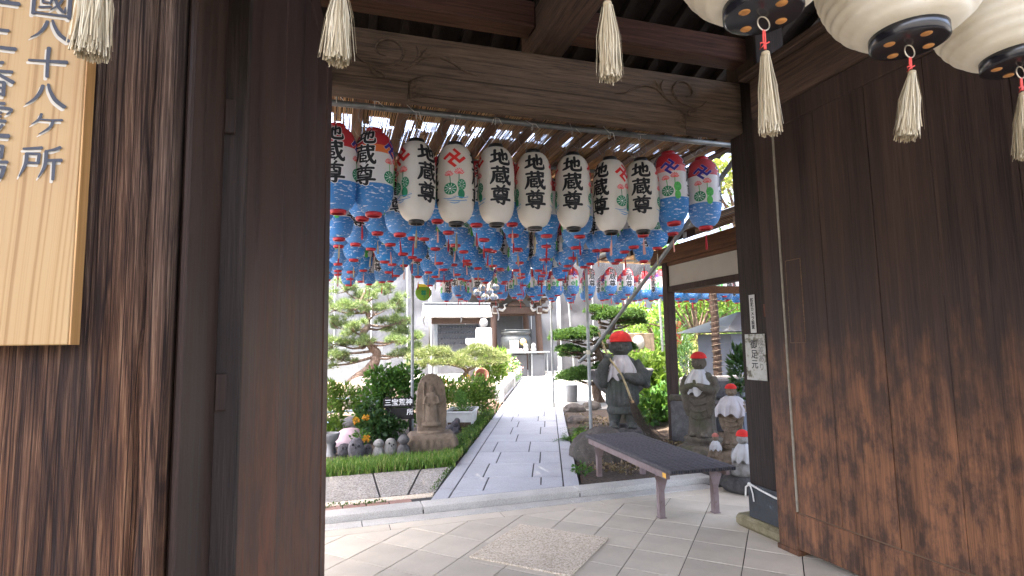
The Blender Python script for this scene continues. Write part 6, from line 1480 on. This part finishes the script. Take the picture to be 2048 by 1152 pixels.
plant('clipped_hedge', 'clipped bright hedge behind the broom statue', 'hedge', (7.5, 13.4, .05), [(-.3, 0, .95, .5, .35, .35, 800), (.45, 0, .9, .5, .35, .35, 800), (.1, 0, .45, .7, .4, .4, 700)], .10, .05, 'bright_leaf', 106)
T = thing('stone_monument', 'square pinkish stone block behind the hedge', 'stone block', (8.35, 14.6, .05)); m = MB(); m.box((-.55, -.2, 0), (.55, .2, 1.72), 0, .02); m.build('block', 'buff_stone', T); link('carving', rock_mesh('carving', .2, .08, .2, 5, 'pale_stone', .1), T, (0, -.22, 1.45))
rock('long pale rock behind the tall statue', (7.6, 10.6, .5), (.7, .4, .30), 71, 'pale_stone', .2)
rock('rounded rock beside the hedge behind the broom statue', (6.95, 11.6, .55), (.4, .3, .4), 72, 'pale_stone')
T = thing('red_banner', 'narrow faded red banner hanging in the trees below the shelter rail', 'banner', (8.9, 13.2, 1.0)); m = MB(); m.box((-.10, -.006, .35), (.10, .006, 1.05), 0, .002); m.build('cloth', 'red_flag', T); m = MB(); m.tube([(-.12, .02, -.95), (-.12, .02, 1.12)], .012, 6); m.build('pole', 'bamboo', T)

# ================================================================== TARPAULINS OF THE SCAFFOLD BEHIND
def tarp(label, a, b, z1, mat, seed, folds=1.0, z0=.05):
    T = thing('tarpaulin', label, 'tarpaulin', (a[0], a[1], z0)); nx, nz = 60, 34; m = MB(); vs = []; fs = []; L = math.hypot(b[0] - a[0], b[1] - a[1]); ux, uy = (b[0] - a[0]) / L, (b[1] - a[1]) / L
    for j in range(nz + 1):
        for i in range(nx + 1):
            s = i / nx * L; z = z0 + (z1 - z0) * j / nz
            d = folds * (.10 * mnoise.noise((s * .8, z * .28, seed)) + .05 * mnoise.noise((s * 1.7 + z * .9, z * .7, seed + 4)) + .12 * abs(math.sin(s * 1.2 + z * .25 + seed)) ** 6 * .5 - .10 * math.sin(math.pi * (s % 1.8) / 1.8) * math.sin(math.pi * ((z + .4) % 1.8) / 1.8))
            vs.append((a[0] + ux * s - uy * d, a[1] + uy * s + ux * d, z))
    for j in range(nz):
        for i in range(nx): q = j * (nx + 1) + i; fs.append((q, q + 1, q + nx + 2, q + nx + 1))
    m.add(vs, fs, 0, True); m.build('sheet', mat, T, True)
    m = MB()
    for k in range(int(L / 1.8) + 1): s = min(k * 1.8, L); m.tube([(a[0] + ux * s + uy * .12, a[1] + uy * s - ux * .12, z0), (a[0] + ux * s + uy * .12, a[1] + uy * s - ux * .12, z1)], .016, 5)
    m.build('seams', 'seam', T, True)
tarp('white scaffold tarpaulin behind the pine tree', (-9, 30.5), (4.6, 29.0), 9, 'tarp_white', 1)
tarp('white scaffold tarpaulin between the rack and the temple pavilion', (4.7, 28.9), (11.6, 28.6), 9, 'tarp_white', 2)
tarp('grey scaffold tarpaulin right of the path poles', (11.75, 28.5), (17.2, 26.8), 6.2, 'tarp_grey', 3)
tarp('darker grey tarpaulin sheet under the pale beam behind the juniper', (12.6, 21.2), (17.6, 19.6), 2.7, 'tarp_grey', 5, 1.6)
T = thing('pale_beam', 'long pale beam above the dark tarpaulin', 'beam', (15, 20.2, 2.75)); m = MB(); m.tube([(12.2, 21.1, 2.80), (18.5, 19.2, 2.80)], .10, 8); m.build('beam', 'pale_stone', T, True)
m = MB(); m.tube([(12.2, 21.3, 3.9), (18.5, 19.4, 3.9)], .10, 8); tag(m.build('eave_board', 'pale_stone'), 'upper pale eave board behind the far lanterns', 'beam')
m = MB(); m.box((12.4, 21.3, 2.95), (19, 21.5, 3.8), 0, .02); tag(m.build('grey_wall', 'hut_blue_grey'), 'grey wall strip between the two pale beams', 'wall')  # wall strip in plain blue-grey
# things hung on or before the tarpaulin
T = thing('lime_disc', 'round lime green paper disc hanging under the left lanterns', 'ornament', (1.46, 9.75, 2.43)); m = MB(); m.lathe([(.0, -.012), (.138, -.012), (.142, 0), (.138, .012), (0, .012)], 30); m.xf(Matrix.Rotation(R(90), 4, 'X')); m.build('disc', 'lime_paper', T)
m = MB(); m.box((-.10, -.016, .10), (.10, -.0125, .15), 0, .001); m.build('label_band', 'yellow_paper', T)
m = MB()
for k in range(4): a = k * 1.571 + .78; m.ball((.028 * math.cos(a), -.014, .0 + .028 * math.sin(a)), (.024, .003, .024), 10, 6)
m.tube([(0, -.014, -.01), (.012, -.014, -.09)], .006, 5); m.build('clover', 'print_green', T); m = MB(); m.tube([(0, 0, .17), (0, 0, .95)], .002, 4); m.build('string', 'wire', T)
ch = thing('wind_chime', 'cluster of clear glass wind chime bells left of the temple pavilion', 'wind chime', (2.64, 9.72, 2.46)); m = MB(); m.lathe([(.05, -.05), (.075, -.02), (.078, .02), (.05, .065), (.012, .08)], 18, cap=False); cm = m.mesh('bell', 'glass')
for i, (dx, dz) in enumerate(((0, 0), (-.12, .06), (.10, -.10), (-.06, -.10), (.14, .08), (-.2, -.02))): link('bell', cm, ch, (dx, .02 * i, dz))
m = MB(); m.tube([(0, .05, .08), (0, .05, .9)], .002, 4); m.build('string', 'wire', ch)
for i, (x, y, z, lab) in enumerate(((1.47, 9.5, 2.05, 'curled paper strip hanging below the lime disc'), (2.05, 9.5, 2.10, 'curled paper strip hanging before the rack roof'), (2.46, 9.5, 2.16, 'curled paper strip left of the chime cluster'), (2.72, 9.5, 2.13, 'curled paper strip below the chime cluster'))):
    m = MB(); vs = []; fs = []
    for k in range(13): a = k / 12; xx = x - .05 * math.sin(a * 2.6) * (1 if i % 2 == 0 else -.6); vs += [(xx - .012, y, z - a * .20), (xx + .012, y + .004, z - a * .20)]
    fs = [(2 * k, 2 * k + 1, 2 * k + 3, 2 * k + 2) for k in range(12)]; m.add(vs, fs); T = thing('paper_strip', lab, 'paper strip', (x, y, z)); m.build('strip', 'paper_strip', T, True); m = MB(); m.tube([(x, y, z), (x, y, z + .7)], .0015, 4); m.build('string', 'wire', T, True)
# rack of little bells with a white roof
rk = thing('bell_rack', 'grey rack with four rows of small dark bells under a white roof', 'rack', (4.6, 22, .05))
m = MB()
for x in (3.70, 5.55): m.box((x, 21.95, .0), (x + .14, 22.09, 2.62), 0, .01)
m.build('frame', 'steel_grey', rk, True); m = MB(); m.box((3.60, 21.92, 2.36), (5.80, 22.10, 2.60), 0, .01); m.build('header', 'temple_wood', rk, True)
m = MB(); vs = [(3.3, 21.5, 2.62), (5.95, 21.5, 2.62), (5.95, 21.85, 3.12), (3.3, 21.85, 3.12), (3.3, 22.6, 2.62), (5.95, 22.6, 2.62), (5.95, 22.2, 3.14), (3.3, 22.2, 3.14)]; m.add(vs, [(0, 1, 2, 3), (3, 2, 6, 7), (5, 4, 7, 6), (0, 3, 7, 4), (1, 5, 6, 2), (0, 4, 5, 1)]); m.build('roof', 'white_paint', rk, True)
m = MB(); m.box((3.28, 21.80, 3.145), (5.98, 22.25, 3.20), 0, .01); m.build('ridge', 'steel_grey', rk, True)
for r_ in range(4):
    z = 2.20 - r_ * .20 * 1.05; m = MB(); m.tube([(3.86, 22, z), (5.55, 22, z)], .018, 6); m.build('bar', 'plastic_black', rk, True); m = MB()
    for k in range(14): m.lathe([(.045, -.02), (.05, .0), (.035, .05), (.01, .07)], 8, 0, (3.95 + k * .118, 21.97, z + .0))
    o = m.build('bells', 'plastic_black', rk, True); o['kind'] = 'stuff'
m = MB(); m.box((3.84, 22.15, 1.2), (5.55, 22.17, 2.35)); m.build('back_panel', 'tarp_white', rk, True)
m = MB(); m.box((4.95, 21.90, 1.55), (5.45, 21.92, 1.78), 0, .003); m.build('notice', 'plate_white', rk, True)
# white stone pillar with a round head
T = thing('stone_pillar', 'white stone pillar topped by a round head beside the rack', 'pillar', (5.21, 20, .05)); m = MB(); m.lathe([(.0, 0), (.34, 0), (.325, .6), (.30, 2.0), (.27, 2.08), (.0, 2.10)], 28); m.build('shaft', 'white_stone', T)
m = MB(); m.ball((0, 0, 2.26), (.155, .155, .175)); m.ball((0, -.15, 2.24), (.02, .02, .03)); m.build('head', 'white_stone', T)
T = thing('stone_figurine', 'small round headed stone figure left of the white pillar', 'figurine', (4.62, 19.6, .8)); m = MB(); m.lathe([(.0, -.75), (.14, -.75), (.14, .35), (.16, .5), (.08, .62)], 18); m.build('body', 'white_stone', T); m = MB(); m.ball((0, 0, .74), (.13, .13, .15)); m.build('head', 'white_stone', T)

# ================================================================== TEMPLE PAVILION
pv = thing('temple_pavilion', 'small temple pavilion with four wooden columns, carved brackets and tiled roof', 'pavilion', (8.4, 26.9, .05))
CX = (7.28, 9.55); CY = (26.0, 27.9)
for x in CX:
    for y in CY:
        lean = .10 if x > 8 else -.02
        m = MB(); m.tube([(x + lean, y, .18), (x, y, 3.25)], [.17, .15], 14); m.build('column', 'temple_wood', pv, True); m = MB(); m.box((x - .28 + lean, y - .28, .0), (x + .28 + lean, y + .28, .185), 0, .02); m.build('column_base', 'pale_stone', pv, True)
for y in CY:
    m = MB(); m.box((6.75, y - .10, 3.00), (10.05, y + .10, 3.34), 0, .02); m.build('tie_beam', 'temple_wood', pv, True)
for x in CX: m = MB(); m.box((x - .10, 25.6, 3.05), (x + .10, 28.3, 3.28), 0, .02); m.build('tie_beam', 'temple_wood', pv, True)
for x in CX:
    for k in range(3):
        m = MB(); m.box((x - .16 - k * .16, 25.83 - k * .12, 3.36 + k * .14), (x + .16 + k * .16, 26.17, 3.48 + k * .14), 0, .02); m.build('bracket', 'temple_wood', pv, True)
    for s_ in (-1, 1):
        m = MB(); m.tube([(x + s_ * .18, 25.8, 3.2), (x + s_ * .36, 25.7, 3.14), (x + s_ * .48, 25.65, 3.26), (x + s_ * .42, 25.65, 3.4), (x + s_ * .56, 25.6, 3.46)], [.07, .07, .055, .04, .02], 8); m.build('carved_nosing', 'pale_stone', pv, True)
    m = MB(); m.box((x - .13, 25.72, 2.98), (x + .13, 25.86, 3.36), 0, .04); m.build('painted_end', 'pale_stone', pv, True)
m = MB(); m.lathe([(.05, 0), (.5, .0), (.42, .12), (.22, .26), (.05, .30)], 18, 0, (8.42, 25.9, 3.36), sy=.25); m.build('strut', 'temple_wood', pv, True)
for i in range(22):
    x = 6.55 + i * .18; m = MB(); m.box((x - .04, 25.0, 3.90), (x + .04, 26.2, 3.99), 0, .004); r_ = m.build('rafter', 'temple_wood', pv, True); m = MB(); m.box((x - .042, 24.985, 3.898), (x + .042, 24.999, 3.992)); m.build('painted_end', 'white_paint', r_, True)
m = MB(); nx, ny = 24, 10; vs = []; fs = []
for j in range(ny + 1):
    v = j / ny
    for i in range(nx + 1):
        u = i / nx * 2 - 1; hw = 2.15 - 1.15 * v ** .8; vs.append((8.42 + u * hw, 24.9 + 2.0 * v, 4.02 + 1.5 * v ** 1.35 + .22 * abs(u) ** 3 * (1 - v)))
for j in range(ny):
    for i in range(nx): q = j * (nx + 1) + i; fs.append((q, q + 1, q + nx + 2, q + nx + 1))
n0 = len(vs); vs += [(x, y, z + .12) for x, y, z in vs]; fs += [tuple(n0 + a for a in f) for f in fs]
fs += [(i, i + 1, n0 + i + 1, n0 + i) for i in range(nx)]; vs2 = [(x, 53.8 - y, z) for x, y, z in vs]; m.add(vs, fs, 0, True); m.add(vs2, [tuple(reversed(f)) for f in fs], 0, True)
for i in range(17): u = i / 8 - 1; m.tube([(8.42 + u * (2.15 - 1.15 * v ** .8), 24.9 + 2.0 * v, 4.17 + 1.5 * v ** 1.35 + .22 * abs(u) ** 3 * (1 - v)) for v in np.linspace(0, 1, 8)], .05, 6)
m.box((7.3, 26.7, 5.55), (9.5, 27.1, 5.95), 0, .05); m.build('roof', 'roof_tile_light', pv, True)
m = MB(); m.box((6.3, 24.95, 4.0), (10.5, 25.02, 4.07), 0, .005); m.build('eave_board', 'temple_wood', pv, True)
m = MB(); m.box((6.4, 25.0, 3.995), (10.4, 28.8, 4.015)); m.build('ceiling', 'temple_wood', pv, True)
m = MB(); m.box((7.5, 28.0, .3), (9.4, 28.1, 3.0), 0, .01); m.build('back_sheet', 'tarp_grey', pv, True)
m = MB(); m.box((9.0, 27.95, .9), (9.9, 27.99, 2.3), 0, .01); tag(m.build('framed_notice', 'plastic_black'), 'tall black framed notice behind the right pavilion column', 'notice')
# incense burner and offering table
T = thing('incense_burner', 'large bronze incense burner with a gilt crest under the pavilion', 'incense burner', (8.15, 25.3, .05)); m = MB(); m.lathe([(.0, .55), (.35, .58), (.42, .75), (.40, .95), (.62, 1.18), (.74, 1.5), (.70, 1.78), (.60, 1.90), (.70, 1.98), (.70, 2.05), (.58, 2.05), (.5, 1.9), (.0, 1.88)], 36); m.build('bowl', 'bronze', T)
m = MB(); m.lathe([(.0, -.02), (.16, -.02), (.16, .02), (.0, .02)], 8); m.xf(Matrix.Translation((.12, -.735, 1.56)) @ Matrix.Rotation(R(90), 4, 'X')); m.build('crest', 'gilt', T); m = MB(); m.lathe([(.0, .0), (.48, .0), (.48, .1), (.30, .16), (.30, .54), (.0, .54)], 24); m.build('stand', 'bronze', T)
m = MB(); m.box((-.62, -.3, 2.06), (.62, .3, 2.16), 0, .02); m.build('lid_bar', 'bronze', T)
T = thing('offering_table', 'dark offering table with legs in front of the incense burner', 'table', (8.2, 24.2, .05)); m = MB(); m.box((7.35, 23.95, 1.10), (9.35, 24.45, 1.17), 0, .01); m.build('top', 'steel_grey', T, True)
for x in (7.45, 8.45, 9.2):
    for y in (24.0, 24.38): m = MB(); m.box((x, y, .0), (x + .06, y + .05, 1.098), 0, .004); m.build('leg', 'steel_grey', T, True)
for x0, x1, mt, lab in ((8.52, 9.15, 'tarp_white', 'pale box below the offering table'), (7.55, 8.3, 'tarp_grey', 'grey cloth front below the offering table')):
    m = MB(); m.box((x0, 24.15, .05), (x1, 24.40, 1.05), 0, .02); tag(m.build('table_box', mt), lab, 'box')
for x, lab in ((8.25, 'left one of two round headed white figures on the offering table'), (8.62, 'right one of two round headed white figures on the offering table')):
    T = thing('stone_figurine', lab, 'figurine', (x, 24.15, 1.172)); m = MB(); m.lathe([(.0, 0), (.12, 0), (.13, .1), (.08, .2), (.0, .22)], 16); m.build('body', 'white_stone', T); m = MB(); m.ball((0, 0, .26), (.105, .105, .12)); m.build('head', 'white_stone', T)
T = thing('red_tray', 'low red tray with white notice on the offering table', 'tray', (7.72, 24.15, 1.172)); m = MB(); m.box((-.35, -.12, 0), (.35, .12, .12), 0, .02); m.build('tray', 'cloth_pink', T); m = MB(); m.box((-.22, -.02, .125), (.18, .01, .52), 0, .01); m.build('card', 'plate_white', T)
# low fence and pale walls glimpsed under the pine
T = thing('low_fence', 'low white fence posts and rail glimpsed under the pine', 'fence', (.6, 22, .05))
for i in range(7): m = MB(); m.box((-1.2 + i * .62, 22, 0), (-1.05 + i * .62, 22.12, 1.05), 0, .01); m.build('post', 'white_stone', T, True)
m = MB(); m.box((-1.4, 21.97, 1.055), (2.9, 22.15, 1.16), 0, .01); m.build('rail', 'white_stone', T, True)
T = thing('metal_fence', 'grey sheet metal panel behind the low white fence', 'panel', (0, 24, .05)); m = MB(); m.box((-2.2, 24, 0), (1.9, 24.06, 1.5), 0, .01); m.build('sheet', 'steel_grey', T, True)
